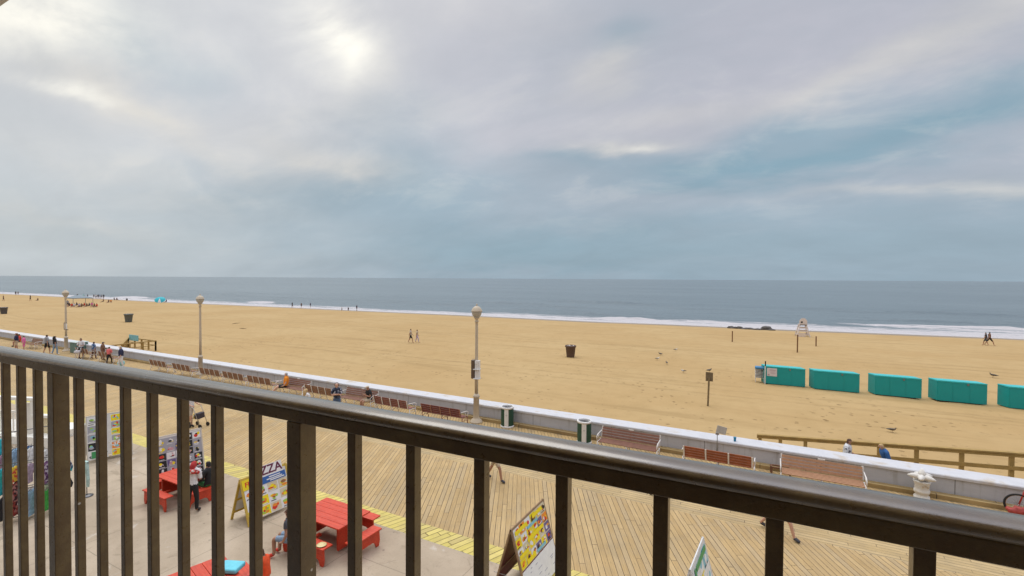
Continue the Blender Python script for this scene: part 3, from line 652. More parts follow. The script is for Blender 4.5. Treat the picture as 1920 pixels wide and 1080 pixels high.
# stacked white chairs with a blue cover
p = at(1424, 717, -1.0)
for k in range(7):
    t = thing('beach_chair', 'x', 'beach chair', (p.x, p.y+.3, -1.02+k*.105), 0, 'white beach chairs stacked beside the first turquoise box')
    t['label'] = ['bottom white chair of the stack left of the turquoise boxes', 'second white chair up in the stack by the turquoise boxes', 'third white chair up in the stack by the turquoise boxes', 'fourth white chair up, middle of the stack by the turquoise boxes', 'fifth white chair up in the stack by the turquoise boxes', 'sixth white chair up, last but one of the stack', 'topmost white chair of the stack, right under the blue cover'][k]
    b = MB()
    for i in range(5): b.box((0, -.22+i*.1, .36), (.56, .07, .02))
    b.build('seat', wht, t); b = MB(); b.box((0, .28, .40), (.56, .03, .07)); b.build('backrest', wht, t)
    b = MB()
    if k == 0:
        for sx_ in (-.28, .28):
            for sy_ in (-.25, .25): b.box((sx_, sy_, .18), (.04, .04, .36))
    for sx_ in (-.30, .30): b.box((sx_, 0, .37), (.035, .6, .045))
    b.build('frame', wht, t)
b = MB(); b.box((0, 0, .09), (.66, .64, .16), bevel=.05); o = tag(b.build('chair_cover', mat('blue_cover', (.05, .20, .38), .6, .2, 6.)), 'blue folded cover lying on top of the white chair stack', 'cover'); o.location = (p.x, p.y+.3, -1.02+6*.105+.385)
# barrels
rust = mat('rusty_brown_barrel', (.105, .062, .045), .7, .2, 4., .3); gbar = mat('grey_barrel', (.10, .095, .10), .7, .2, 4.)
def barrel(px, py, z, s, m_, lab):
    p = at(px, py, z); t = thing('beach_bin', lab, 'bin', (p.x, p.y+.4, sand_z(p.x, p.y)-.02), 0, 'tapered litter barrels on the beach'); t.scale = (s, s, s)
    b = MB(); b.lathe([(.38, 0), (.40, .1), (.50, 1.0), (.52, 1.02), (.56, 1.04), (.56, 1.18), (.52, 1.2), (.49, 1.2), (.47, .9), (.05, .9)], 20); b.build('barrel', m_, t)
    b = MB()
    for k in range(7): b.ball((.3*math.cos(k*.9), .3*math.sin(k*1.9), 1.13), .12, 1, 1, .8, .6)
    b.build('rubbish', mat('pale_rubbish', (.55, .50, .46), .7, .3, 9.), t)
barrel(1067, 670, -1.05, 1., rust, 'brown litter barrel with pale rubbish alone on the middle of the beach'); barrel(236, 605, -1.1, 1.2, mat('green_grey_barrel', (.12, .13, .12), .7), 'dark grey litter barrel on the left part of the beach'); barrel(2, 591, -1.2, 1.15, gbar, 'dark litter barrel cut by the left edge of view')
# sign on post seen from the back, stakes, lifeguard stand, rocks
wood_d = mat('weathered_post', (.20, .145, .075), .8, .2, 5., .3); wood_b = mat('brown_stake', (.20, .10, .045), .8, .2, 5.)
p = at(1328, 761, -.95); t = thing('beach_sign', 'brown square sign seen from behind on a timber post in the sand', 'sign', (p.x, p.y, sand_z(p.x, p.y)-.05))
b = MB(); b.box((0, 0, .9), (.10, .09, 1.8), ry=R(1.5)); b.build('post', wood_d, t); b = MB(); b.box((.03, .07, 1.84), (.42, .03, .55), bevel=.004); b.build('sign_panel', mat('sign_back', (.17, .125, .07), .7, .2, 6.), t)
for px, py, hh, lab in ((1495, 661, 1.95, 'tallest thin brown stake, in front of the white lifeguard stand'), (1530, 648, 1.2, 'short brown stake to the right of the lifeguard stand'), (1373, 640, 1.4, 'brown stake standing in front of the dark rocks')):
    p = at(px, py, -1.2); b = MB(); b.box((0, 0, hh/2), (.13, .13, hh), bevel=.01); b.box((0, 0, hh+.02), (.15, .15, .05)); o = tag(b.build('stake', wood_b), lab, 'stake', 'stakes on the upper beach'); o.location = (p.x, p.y, sand_z(p.x, p.y)-.03)
gw = mat('guard_white', (.66, .58, .54), .6, .1, 3.); p = at(1503, 628, -1.3); t = thing('lifeguard_stand', 'tall white lifeguard stand near the water with a narrow hooded top', 'lifeguard stand', (p.x+.1, p.y, sand_z(p.x, p.y)-.05), R(8))
b = MB()
for s1 in (-1, 1):
    for s2 in (-1, 1): b.bar((s1*.82, s2*.8, 0), (s1*.42, s2*.42, 1.75), .11)
for zz, ww in ((.35, .78), (.85, .66), (1.3, .55)):
    for s2 in (-1, 1): b.box((0, s2*ww, zz), (2*ww, .04, .16)); b.box((s2*ww, 0, zz), (.04, 2*ww, .16))
b.build('leg_frame', gw, t)
b = MB(); b.box((-.25, -.83, .28), (1.0, .05, .62)); b.build('base_board', mat('guard_board', (.72, .60, .50), .6), t)
b = MB(); b.box((0, 0, 1.78), (1.1, 1.0, .08)); b.build('seat', gw, t)
b = MB(); b.prism([(-.5, 1.82), (-.5, 2.35), (-.33, 2.62), (-.16, 2.74), (.16, 2.74), (.33, 2.62), (.5, 2.35), (.5, 1.82)], -.5, -.44); b.build('backrest', gw, t)
b = MB(); b.box((0, -.515, 1.74), (.84, .02, .11)); b.build('dark_rail', blk, t); b = MB(); b.box((-.2, -.515, 2.15), (.24, .02, .24)); b.build('emblem', blk, t)
rk = mat('dark_wet_rock', (.055, .045, .036), .6, .35, 2.5, .6); rr = random.Random(11)
for k, (px, w_, hh) in enumerate([(1371, 1.2, .55), (1379, .9, .35), (1386, 1.0, .6), (1396, 1.1, .35), (1404, 1.3, .35), (1414, .9, .25), (1421, .9, .42), (1429, .8, .28), (1437, 1.5, .85), (1446, 1.0, .3)]):
    p = at(px, 615+.06*(px-1370), -1.75); b = MB(); b.ball((0, 0, 0), 1., 3)
    for v in b.b.verts: v.co *= 1+.35*noise.noise(v.co*1.8+Vector((k*7, 0, 0)))
    o = tag(b.build('rock', rk), ['leftmost dark rock, square and flat topped at the water line', 'low dark rock touching the leftmost rock', 'peaked dark rock third from the left of the jetty', 'flat dark rock left of the gap in the jetty', 'long low dark rock in the middle of the jetty', 'smallest low rock right of the middle of the jetty', 'rounded dark rock just left of the biggest rock', 'little rock tucked against the left of the biggest rock', 'biggest dark pyramid shaped rock at the right end of the jetty', 'low tail rock at the far right end of the jetty'][k], 'rock', 'dark rocks at the water line')
    o.location = (p.x, p.y+rr.uniform(-.5, 1), sand_z(p.x, p.y)+.05); o.scale = (w_*.62, w_*.6, hh*.62); o.rotation_euler.z = rr.uniform(0, 6)

# timber ramps beyond the wall
tm = mat('ramp_timber', (.36, .235, .075), .75, .18, 4., .3)
t = thing('ramp_railing', 'yellow brown timber railing running along the beach side ramp at right', 'railing', (-.4, 23, 0))
def rz_(x): return .20+.079*x
b = MB(); b.prism([(0, rz_(0)-.05), (12.4, rz_(12.4)-.05), (12.4, rz_(12.4)), (0, rz_(0))], -.09, .09); b.prism([(0, rz_(0)-.16), (12.4, rz_(12.4)-.16), (12.4, rz_(12.4)-.055), (0, rz_(0)-.055)], -.06, -.02); b.build('top_rail', tm, t)
b = MB(); b.prism([(0.1, rz_(0)-.62), (12.4, rz_(12.4)-.62), (12.4, rz_(12.4)-.48), (.1, rz_(0)-.48)], -.06, -.02); b.build('lower_rail', tm, t)
for x in (.12, .88, 1.78, 4.22, 5.35, 6.63, 7.95, 9.3, 10.6, 11.9): b = MB(); b.box((x, .03, rz_(x)/2-.7), (.13, .12, rz_(x)+1.3), bevel=.008); b.build('post', tm, t)
b = MB(); b.prism([(0, -.9), (13, .02), (13, -.05), (0, -.97)], -1.8, -.1, Matrix.Translation((-.4, 23, 0))); struct(b.build('ramp', tm))
t = thing('ramp_railing', 'yellow brown timber railing around the beach ramp at far left with a teal sign', 'railing', (0, 0, 0))
A, B_, C_ = Vector((-55.6, 21.5, .15)), Vector((-55.9, 26.2, .15)), Vector((-61.3, 26.1, .15))
for a, c in ((A, B_), (B_, C_), (C_, Vector((-55.75, 23.2, .15)))):
    b = MB(); b.bar(a, c, .16, .10); b.bar(a-Vector((0, 0, .45)), c-Vector((0, 0, .45)), .10, .06); b.build('rail', tm, t)
    n = 4
    for k in range(n+1): q = a.lerp(c, k/n); b = MB(); b.box((q.x, q.y, -.42), (.12, .12, 1.12)); b.build('post', tm, t)
b = MB(); b.box((-59.9, 26.0, .22), (1.9, .05, .62)); b.build('sign_panel', mat('teal_sign', (.20, .48, .52), .5, .2, 3.), t)

# umbrella and canopy far off
p = at(300, 568, -1.6); t = thing('beach_umbrella', 'teal and white beach umbrella tilted on its side near the water', 'umbrella', (p.x, p.y, sand_z(p.x, p.y)))
for k in range(10):
    b = MB(); a0, a1 = 2*math.pi*k/10, 2*math.pi*(k+1)/10; rng = [(0, .55), (.55, .48), (1.0, .30), (1.5, 0)]
    Mx = Matrix.Translation((0, 0, .95)) @ Matrix.Rotation(R(55), 4, 'Z') @ Matrix.Rotation(R(38), 4, 'X')
    for (r0, z0), (r1, z1) in zip(rng, rng[1:]): b.poly([Mx @ Vector((r0*math.cos(a0), r0*math.sin(a0), z0)), Mx @ Vector((r1*math.cos(a0), r1*math.sin(a0), z1)), Mx @ Vector((r1*math.cos(a1), r1*math.sin(a1), z1)), Mx @ Vector((r0*math.cos(a1), r0*math.sin(a1), z0))][(1 if r0 == 0 else 0):] if r0 else [Mx @ Vector((0, 0, z0)), Mx @ Vector((r1*math.cos(a0), r1*math.sin(a0), z1)), Mx @ Vector((r1*math.cos(a1), r1*math.sin(a1), z1))])
    b.build('canopy_panel', mat('teal_fabric', (.03, .40, .47), .7) if k not in (7,) else mat('white_fabric', (.7, .68, .66), .7), t)
b = MB(); b.tube([Mx @ Vector((0, 0, .6)), Mx @ Vector((0, 0, -1.1))], .03, 6); b.build('pole', wht, t)
p = at(149, 573.5, -1.6); t = thing('beach_canopy', 'grey peaked pop up canopy over the crowd at far left', 'canopy', (p.x, p.y, sand_z(p.x, p.y)))
b = MB(); e = 2.3; z0 = 1.9
for i in range(4):
    cs = [(-e, -2.2), (e, -2.2), (e, 2.2), (-e, 2.2)]; a, c = cs[i], cs[(i+1) % 4]; b.poly([(a[0], a[1], z0), (c[0], c[1], z0), (c[0]*.15, c[1]*.15, z0+.75), (a[0]*.15, a[1]*.15, z0+.75)]); b.poly([(a[0], a[1], z0-.18), (c[0], c[1], z0-.18), (c[0], c[1], z0), (a[0], a[1], z0)])
b.poly([(-e*.15, -.33, z0+.75), (e*.15, -.33, z0+.75), (e*.15, .33, z0+.75), (-e*.15, .33, z0+.75)]); b.build('roof', mat('grey_canopy', (.20, .25, .28), .7), t)
for x, y in ((-e, -2.2), (e, -2.2), (e, 2.2), (-e, 2.2)): b = MB(); b.box((x, y, z0/2), (.09, .09, z0)); b.build('leg', mat('canopy_leg', (.25, .25, .25), .5), t)

# gulls
def gull(px, py, z, rz, lab, m1, on=None, s=1.):
    p = at(px, py, z); t = thing('gull', lab, 'gull', on or (p.x, p.y, sand_z(p.x, p.y)+.01), rz, 'gulls standing on the sand' if not on else None); s *= .62; t.scale = (s, s, s)
    b = MB(); b.tube([(0, -.30, .20), (0, -.18, .21), (0, -.05, .22), (0, .08, .235), (0, .16, .27), (0, .19, .33), (0, .215, .36), (0, .25, .36)], [.015, .05, .085, .09, .065, .042, .045, .02], 10); bd = b.build('body', m1, t)
    b = MB()
    for sx_ in (-1, 1): b.tube([(sx_*.075, .08, .26), (sx_*.085, -.08, .25), (sx_*.04, -.26, .22), (sx_*.02, -.38, .22)], [.03, .045, .03, .008], 6)
    b.build('wing', mat('gull_wing', (.06, .055, .05), .7), t)
    b = MB(); b.tube([(0, .25, .36), (0, .31, .345)], [.012, .004], 6); b.build('beak', mat('gull_beak', (.5, .32, .05), .5), t)
    for sx_ in (-1, 1): b = MB(); b.tube([(sx_*.03, .02, .16), (sx_*.03, .0, .08), (sx_*.03, .01, .005), (sx_*.03, .05, .002)], .008, 5); b.build('leg', mat('gull_leg', (.35, .22, .12), .6), t)
gw_ = mat('gull_white', (.68, .66, .62), .8, .1, 12.); gd = mat('gull_brown', (.17, .13, .09), .8, .3, 12.)
gull(1281, 699, -1, 2.2, 'white breasted gull, largest of the flock left of the brown square sign', gw_, s=1.3)
gull(1238, 667, -1.1, 1.2, 'dark brown gull standing at the upper left of the flock', gd, s=1.3); gull(1233, 676, -1.1, -1.2, 'pale gull standing lowest left in the flock', gw_, s=1.2)
gull(1267, 658, -1.1, -1.2, 'pale gull farthest up the sand in the flock', gw_, s=1.2); gull(1250, 684, -1.1, .5, 'grey brown gull in the middle of the flock', gd, s=1.2)
gull(1673, 807, -.85, -1.7, 'dark winged gull walking alone behind the ramp railing', gd, s=1.1); gull(1862, 706, -1.0, .9, 'brown gull resting alone behind the last turquoise box', gd, s=1.5)
q = at(1328, 761, -.95); gull(1331, 699, -.95, -.8, 'gull perched on top of the brown square sign', gd, on=(q.x+.03, q.y+.07, sand_z(q.x, q.y)-.05+2.12))
# driftwood and weed scraps
dw = mat('driftwood', (.20, .13, .06), .9, .3, 5.)
for k, (px, py, L, rz, lab) in enumerate([(456, 617, 1.5, .1, 'short dark driftwood stick lying on the left beach'), (443, 607, 1.8, 1.9, 'thin leaning stick beside the driftwood on the left beach')]):
    p = at(px, py, -1.1); b = MB(); b.tube([(-L/2, 0, .03), (-L*.1, .05, .06), (L/2, -.04, .04)], [.03, .045, .02], 6); o = tag(b.build('driftwood', dw), lab, 'driftwood'); o.location = (p.x, p.y, sand_z(p.x, p.y)); o.rotation_euler.z = rz

# ------------------------------------------------------------------ people
SKIN = {'fair': mat('skin_fair', (.58, .33, .23), .6, .06, 9.), 'tan': mat('skin_tan', (.42, .22, .14), .6, .06, 9.), 'dark': mat('skin_dark', (.16, .08, .05), .6, .06, 9.)}
def cloth(name, col): return mat(name, col, .85, .18, 14., .4)
def stand(sep=.10, arms='down', stride=0., bend=0.):
    J = dict(pelvis=(0, 0, .95), waist=(0, .0, 1.08), chest=(0, .0, 1.28), nb=(0, -.01, 1.42), neck=(0, .0, 1.50), hc=(0, .025, 1.60), ht=(0, .01, 1.69))
    for s, n in ((-1, 'L'), (1, 'R')):
        st = stride*s
        J['hip'+n] = (s*.085, 0, .90); J['kn'+n] = (s*sep, .02+st*.22+.03*abs(stride), .49); J['an'+n] = (s*sep, st*.36-.02, .09 if st >= 0 else .14); J['toe'+n] = (s*(sep+.03), st*.36+.13, .04 if st >= 0 else .07)
        J['sh'+n] = (s*.175, -.01, 1.40)
        if arms == 'down': J['el'+n] = (s*.225, -.02-st*.12, 1.12); J['wr'+n] = (s*.235, .05-st*.26, .88); J['ha'+n] = (s*.235, .07-st*.30, .80)
        elif arms == 'crossed': J['el'+n] = (s*.24, .06, 1.13); J['wr'+n] = (s*.0, .19+.02*s, 1.18); J['ha'+n] = (-s*.09, .17+.02*s, 1.20)
        elif arms == 'front': J['el'+n] = (s*.23, .03, 1.12); J['wr'+n] = (s*.12, .26, 1.12); J['ha'+n] = (s*.08, .33, 1.14)
        elif arms == 'push': J['el'+n] = (s*.23, .04, 1.13); J['wr'+n] = (s*.20, .28, 1.02); J['ha'+n] = (s*.19, .36, 1.02)
    if bend:
        M_ = Matrix.Translation((0, 0, .95)) @ Matrix.Rotation(-bend, 4, 'X') @ Matrix.Translation((0, 0, -.95))
        for k in list(J):
            if k[:2] in ('wa', 'ch', 'nb', 'ne', 'hc', 'ht', 'sh', 'el', 'wr', 'ha'): J[k] = tuple(M_ @ Vector(J[k]))
    return J
def sit(ext=0., spread=.12, arms='lap', lean=0., z=.52):
    J = dict(pelvis=(0, 0, z), waist=(0, -.02, z+.14), chest=(0, 0, z+.34), nb=(0, .01, z+.48), neck=(0, .02, z+.56), hc=(0, .05, z+.655), ht=(0, .035, z+.745))
    for s, n in ((-1, 'L'), (1, 'R')):
        J['hip'+n] = (s*.09, .04, z-.01); J['kn'+n] = (s*spread, .44, z+.01-.06*ext); J['an'+n] = (s*(spread-.01), .44+.38*ext, .09); J['toe'+n] = (s*(spread+.03), .57+.40*ext, .045+.05*ext)
        J['sh'+n] = (s*.17, 0, z+.46)
        if arms == 'lap': J['el'+n] = (s*.23, .05, z+.20); J['wr'+n] = (s*.12, .27, z+.14); J['ha'+n] = (s*.06, .33, z+.13)
        elif arms == 'side': J['el'+n] = (s*.24, -.02, z+.20); J['wr'+n] = (s*.25, .10, z+.01); J['ha'+n] = (s*.24, .17, z+.0)
        elif arms == 'phone': J['el'+n] = (s*.23, .08, z+.22); J['wr'+n] = (s*.07, .26, z+.33); J['ha'+n] = (s*.03, .31, z+.38)
    if lean:
        M_ = Matrix.Translation((0, 0, z)) @ Matrix.Rotation(-lean, 4, 'X') @ Matrix.Translation((0, 0, -z))
        for k in list(J):
            if k[:2] in ('wa', 'ch', 'nb', 'ne', 'hc', 'ht', 'sh', 'el', 'wr', 'ha'): J[k] = tuple(M_ @ Vector(J[k]))
    return J
RAD = dict(pelvis=.135, waist=.118, chest=.135, nb=.085, neck=.055, hc=.085, ht=.062, hip=.092, kn=.060, an=.040, toe=.034, sh=.062, el=.042, wr=.030, ha=.034)
BONES = [('pelvis', 'waist', 'pants'), ('waist', 'chest', 'shirt'), ('chest', 'nb', 'shirt'), ('nb', 'neck', 'neck'), ('neck', 'hc', 'head'), ('hc', 'ht', 'head')]
for n in 'LR': BONES += [('nb', 'sh'+n, 'shirt'), ('sh'+n, 'el'+n, 'uarm'), ('el'+n, 'wr'+n, 'farm'), ('wr'+n, 'ha'+n, 'hand'), ('pelvis', 'hip'+n, 'pants'), ('hip'+n, 'kn'+n, 'thigh'), ('kn'+n, 'an'+n, 'shin'), ('an'+n, 'toe'+n, 'foot')]
EDG = [(a, c) for a, c, _ in BONES]
def skin_body(J, lvl, fat=1., fingers=False):
    names = list(J); idx = {n: i for i, n in enumerate(names)}
    me = bpy.data.meshes.new('tmp'); me.from_pydata([J[n] for n in names], [(idx[a], idx[c]) for a, c in EDG], [])
    o = bpy.data.objects.new('tmp', me); C.objects.link(o); md = o.modifiers.new('s', 'SKIN'); md.use_smooth_shade = True
    for n in names:
        key = n if n in RAD else n[:-1]; r = RAD[key]*(fat if key in ('pelvis', 'waist', 'chest', 'hip') else 1.)
        me.skin_vertices[0].data[idx[n]].radius = (r, r)
    me.skin_vertices[0].data[idx['pelvis']].use_root = True
    sb = o.modifiers.new('b', 'SUBSURF'); sb.levels = lvl; sb.render_levels = lvl
    dg = bpy.context.evaluated_depsgraph_get(); dg.update(); out = bpy.data.meshes.new_from_object(o.evaluated_get(dg))
    bpy.data.objects.remove(o); bpy.data.meshes.remove(me); return out
def zone_of(c, J):
    best = None
    for a, d, z in BONES:
        A_, B2 = Vector(J[a]), Vector(J[d]); v = B2-A_; t = max(0, min(1, (c-A_).dot(v)/max(v.length_squared, 1e-9))); r = (c-(A_+v*t)).length
        ka = a if a in RAD else a[:-1]; kd = d if d in RAD else d[:-1]; rr_ = RAD[ka]*(1-t)+RAD[kd]*t
        s = r/rr_
        if best is None or s < best[0]: best = (s, z, t)
    return best[1], best[2]
def person(loc, rz, pose, label, skin='fair', shirt=None, pants=None, shoes=None, hair=None, h=1.72, sleeve=.6, leg='long', lvl=1, fat=1., longhair=False, cap=None, group=None, detail=True, extra=None):
    J = {k: Vector(v) for k, v in pose.items()}
    me = skin_body(J, lvl, fat); me.materials.clear(); me.materials.append(SKIN[skin])
    t = bpy.data.objects.new('person', me); C.objects.link(t); t.location = loc; t.rotation_euler.z = rz; s = h/1.75; t.scale = (s, s, s); tag(t, label, 'person', group)
    me.update(); vn = [v.normal.copy() for v in me.vertices]
    sets = {'shirt': [], 'pants': [], 'shoes': [], 'hair': [], 'cap': []}
    hc = J['hc']; fw = Vector((0, 1, 0))
    for p_ in me.polygons:
        c = Vector(p_.center); z, u = zone_of(c, J)
        if shirt and (z == 'shirt' or (z == 'pants' and c.z > J['pelvis'].z+.02 and 'waist' and (c-J['pelvis']).dot(J['waist']-J['pelvis']) > .002) or (z == 'uarm' and u < sleeve) or (z == 'uarm' and sleeve > 1) or (z == 'farm' and u < sleeve-1) or (z == 'neck' and u < .35)): sets['shirt'].append(p_.index)
        if pants and ((z == 'pants') or (z == 'thigh' and (leg == 'long' or u < .80)) or (z == 'shin' and leg == 'long' and u < .93)): sets['pants'].append(p_.index)
        if shoes and z == 'foot': sets['shoes'].append(p_.index)
        if z == 'head':
            d = c-hc
            if hair and (d.z > .045 or (d.y < -.015 and d.z > -.06)): sets['hair'].append(p_.index)
            if cap and d.z > .04: sets['cap'].append(p_.index)
    mats = dict(shirt=shirt, pants=pants, shoes=shoes, hair=hair, cap=cap); nm = dict(shirt='shirt', pants='trousers' if leg == 'long' else 'shorts', shoes='shoes', hair='hair', cap='cap')
    off = dict(shirt=.018, pants=.012, shoes=.012, hair=.014, cap=.022)
    for k in ('shirt', 'pants', 'shoes', 'hair', 'cap'):
        m_ = mats[k]
        if not m_ or not sets[k]: continue
        mp = {}; V = []; Fc = []
        for i in sets[k]:
            f = []
            for vi in me.polygons[i].vertices:
                if vi not in mp: mp[vi] = len(V); V.append(me.vertices[vi].co+vn[vi]*off[k])
                f.append(mp[vi])
            Fc.append(f)
        m2 = bpy.data.meshes.new(nm[k]); m2.from_pydata(V, [], Fc); m2.materials.append(m_); m2.polygons.foreach_set('use_smooth', [True]*len(Fc))
        o = bpy.data.objects.new(nm[k], m2); C.objects.link(o); o.parent = t
    if detail:
        bb = bmesh.new(); bb.from_mesh(me); mb = MB(); mb.b.free(); mb.b = bb
        mb.tube([hc+Vector((0, .075, .035)), hc+Vector((0, .105, .0)), hc+Vector((0, .08, -.012))], [.008, .014, .01], 6)
        for sx_ in (-1, 1): mb.ball(hc+Vector((sx_*.078, -.005, .01)), .022, 1, .4, .8, 1.2)
        for n_, sx_ in (('L', -1), ('R', 1)):
            w_, h_ = J['wr'+n_], J['ha'+n_]; d = (h_-w_).normalized(); side = d.cross(Vector((0, 0, 1))); side = side.normalized() if side.length > .2 else Vector((0, 1, 0)); dn = side.cross(d).normalized()
            for q, L in ((-.024, .060), (-.008, .072), (.008, .068), (.024, .052)):
                b0 = h_+side*q; mb.tube([b0, b0+d*(L*.5)+dn*.004, b0+d*(L*.9)-Vector((0, 0, .018))], [.0095, .009, .007], 5)
            mb.tube([w_.lerp(h_, .5)+side*.02, w_.lerp(h_, .9)+side*.045, h_+side*.048+d*.02], [.011, .010, .008], 5)
        bb.to_mesh(me); bb.free(); me.polygons.foreach_set('use_smooth', [True]*len(me.polygons))
    if longhair and hair:
        b = MB(); b.tube([hc+Vector((0, -.04, .08)), hc+Vector((0, -.09, -.02)), hc+Vector((0, -.11, -.16)), hc+Vector((0, -.11, -.27))], [.06, .09, .09, .05], 8); b.build('long_hair', hair, t)
    if cap:
        b = MB(); b.lathe([(.10, .0), (.105, .006)], 12, hc+Vector((0, .07, .055))); b.build('cap_brim', cap, t)
    return t
def face(d): return math.atan2(-d[0], d[1])      # rotation that turns +Y towards d
H_ = {k: cloth('hair_'+k, c) for k, c in dict(black=(.02, .016, .014), brown=(.09, .045, .025), auburn=(.16, .06, .03), blonde=(.50, .34, .16), grey=(.38, .36, .34)).items()}
T_ = {k: cloth('cloth_'+k, c) for k, c in dict(navy=(.025, .03, .075), orange=(.80, .27, .02), denim=(.07, .12, .24), pale_denim=(.24, .33, .44), khaki=(.50, .40, .28), white=(.72, .70, .70), black=(.016, .016, .018), grey=(.27, .27, .29), pink=(.72, .16, .38), coral=(.75, .16, .16),
     brown=(.20, .10, .06), red=(.62, .05, .03), blue=(.03, .11, .30), lilac=(.5, .42, .55), aqua=(.30, .60, .60), green=(.04, .2, .07), charcoal=(.06, .06, .07), sand=(.5, .42, .34), orange_red=(.78, .09, .02)).items()}
def plaid(name, c1, c2, c3):
    m, b, p = newmat(name); o = b.n('ShaderNodeTexCoord').outputs['Object']
    v = b.n('ShaderNodeTexVoronoi'); b.put(v.inputs['Vector'], o); v.inputs['Scale'].default_value = 16
    r = b.sep(v.outputs['Color'])[0]; c = b.mix(b.m('GREATER_THAN', r, .55), c1, c2); c = b.mix(b.m('GREATER_THAN', r, .8), c, c3); b.put(p.inputs['Base Color'], c); p.inputs['Roughness'].default_value = .85; return m
pat = plaid('patterned_navy', (.02, .025, .05), (.12, .14, .20), (.45, .45, .50)); camo = plaid('red_white_pattern', (.55, .05, .04), (.66, .55, .50), (.12, .02, .02)); patb = plaid('blue_white_pattern', (.03, .10, .25), (.5, .55, .62), (.02, .05, .1))

# in front of the wall, right to left
P = person((at(626, 785).x, 16.4, 0), face((.75, -1)), stand(.12, 'crossed'), 'bald man standing with folded arms in dark patterned shirt and blue jeans by the benches', 'fair', pat, T_['denim'], T_['black'], None, 1.74, .8, 'long', 2, 1.1)
b = MB(); hc = Vector((0, .025, 1.60))
for s in (-1, 1): b.ball(hc+Vector((s*.095, -.005, .01)), .042, 2, .5, 1, 1.15)
b.tube([hc+Vector((-.095, 0, .04)), hc+Vector((-.06, 0, .12)), hc+Vector((0, 0, .145)), hc+Vector((.06, 0, .12)), hc+Vector((.095, 0, .04))], .011, 6); b.build('headphones', T_['brown'], P)
person((-24.75, 18.28, -.01), face((-.85, -1)), sit(.9, .11, 'side', -.12), 'man in orange shirt and black shorts sitting with legs stretched out', 'fair', T_['orange'], T_['black'], T_['charcoal'], H_['grey'], 1.74, .7, 'short', 2, 1.12)
person((-18.12, 18.26, -.01), face((-.3, -1)), sit(0, .11, 'phone', .10), 'man in cap and black shirt sitting on the bench looking at his hands', 'tan', T_['black'], T_['khaki'], T_['charcoal'], None, 1.72, .55, 'short', 2, 1.05, cap=T_['khaki'])
person((at(578, 790).x, 15.2, 0), face((-.2, 1)), stand(.1, 'front'), 'blonde woman in white top walking past the benches toward the wall', 'fair', T_['white'], T_['white'], T_['sand'], H_['blonde'], 1.62, .5, 'long', 2, longhair=True)
person((at(152, 672).x, 18.0, 0), face((.9, -.7)), stand(.11, 'front'), 'man in loose white shirt and dark shorts standing before the grey green bin', 'tan', T_['white'], T_['charcoal'], T_['black'], H_['black'], 1.72, 1.2, 'short', 1, 1.1)
b = MB(); b.tube([(.12, .30, .95), (.25, .33, .45), (.25, .5, .02)], .02, 6); b.tube([(-.1, .30, .95), (-.05, .55, .45), (0, .62, .02)], .02, 6); b.box((.1, .42, .6), (.4, .3, .22), bevel=.05); o = tag(b.build('folding_pram', mat('pram_white', (.6, .58, .6), .6)), 'white pushchair held by the man in loose white shirt', 'pushchair'); o.location = (at(152, 672).x, 18.0, 0); o.rotation_euler.z = face((.9, -.7))
for px, sh, hr, sk, hh, lab, ps, rz, py in [
    (88, T_['grey'], H_['black'], 'tan', 1.70, 'man in grey shirt and black shorts walking away, left one of the strolling pair', stand(.1, 'down', .5), .2, 663),
    (103, T_['black'], H_['black'], 'tan', 1.66, 'woman with long black hair and blue jeans, right one of the strolling pair', stand(.1, 'down', .4), .1, 665)]:
    q = at(px, py); person((q.x, q.y, 0), rz, ps, lab, sk, sh, T_['black'] if px == 88 else T_['pale_denim'], T_['white'], hr, hh, .8, 'short' if px == 88 else 'long', 1, longhair=px == 103)
q = at(31, 658); person((q.x, q.y, 0), 2.6, stand(.1, 'down', .3), 'woman with big auburn hair and navy top beside the girl in pink', 'tan', T_['navy'], T_['khaki'], T_['brown'], H_['auburn'], 1.66, 1.3, 'short', 1, 1.25, longhair=True)
q = at(45, 659); person((q.x, q.y, 0), 2.8, stand(.1, 'down'), 'girl in bright pink dress standing near the left edge', 'fair', T_['pink'], T_['pink'], T_['white'], H_['black'], 1.45, 1.2, 'short', 1, 1.15)
q = at(3, 652); person((q.x, 18.25, -.01), 3.0, sit(0), 'person in red top sitting at the left edge of view', 'tan', T_['red'], T_['charcoal'], T_['black'], H_['brown'], 1.65, .7, 'short', 1)
q = at(176, 673); person((q.x, q.y, 0), .2, stand(.11, 'down', .3), 'man with black hair in blue and white patterned shirt among the group by the bench', 'tan', patb, T_['brown'], T_['brown'], H_['black'], 1.45, .8, 'long', 1, 1.3)
q = at(193, 676); person((q.x, q.y, 0), -.3, stand(.12, 'front', .2), 'person in brown coat and dark cap between blue shirt and coral shirt', 'tan', T_['brown'], T_['brown'], T_['black'], H_['brown'], 1.55, 1.9, 'long', 1, 1.4, cap=T_['charcoal'])
q = at(205, 682); person((q.x, q.y, 0), .6, stand(.12, 'front', .5), 'child in coral shirt and black leggings walking beside the navy shirted man', 'fair', T_['coral'], T_['black'], T_['black'], H_['brown'], 1.36, .8, 'long', 1, 1.2)
q = at(227, 691); P = person((q.x, q.y, 0), 2.9, stand(.12, 'down', .3), 'grey haired man in navy shirt and white trousers carrying an aqua bag', 'fair', T_['navy'], T_['white'], T_['white'], H_['grey'], 1.70, 1.2, 'long', 2, 1.3)
b = MB(); b.ball((0, 0, 0), .22, 2, .8, 1.1, 1.0)
b.tube([(-.10, 0, .18), (-.05, 0, .38), (.05, 0, .38), (.10, 0, .18)], .012, 5); o = tag(b.build('bag', T_['aqua']), 'aqua bag hanging from the hand of the man in navy shirt', 'bag'); o.location = (q.x+.0, q.y-.0, 0)
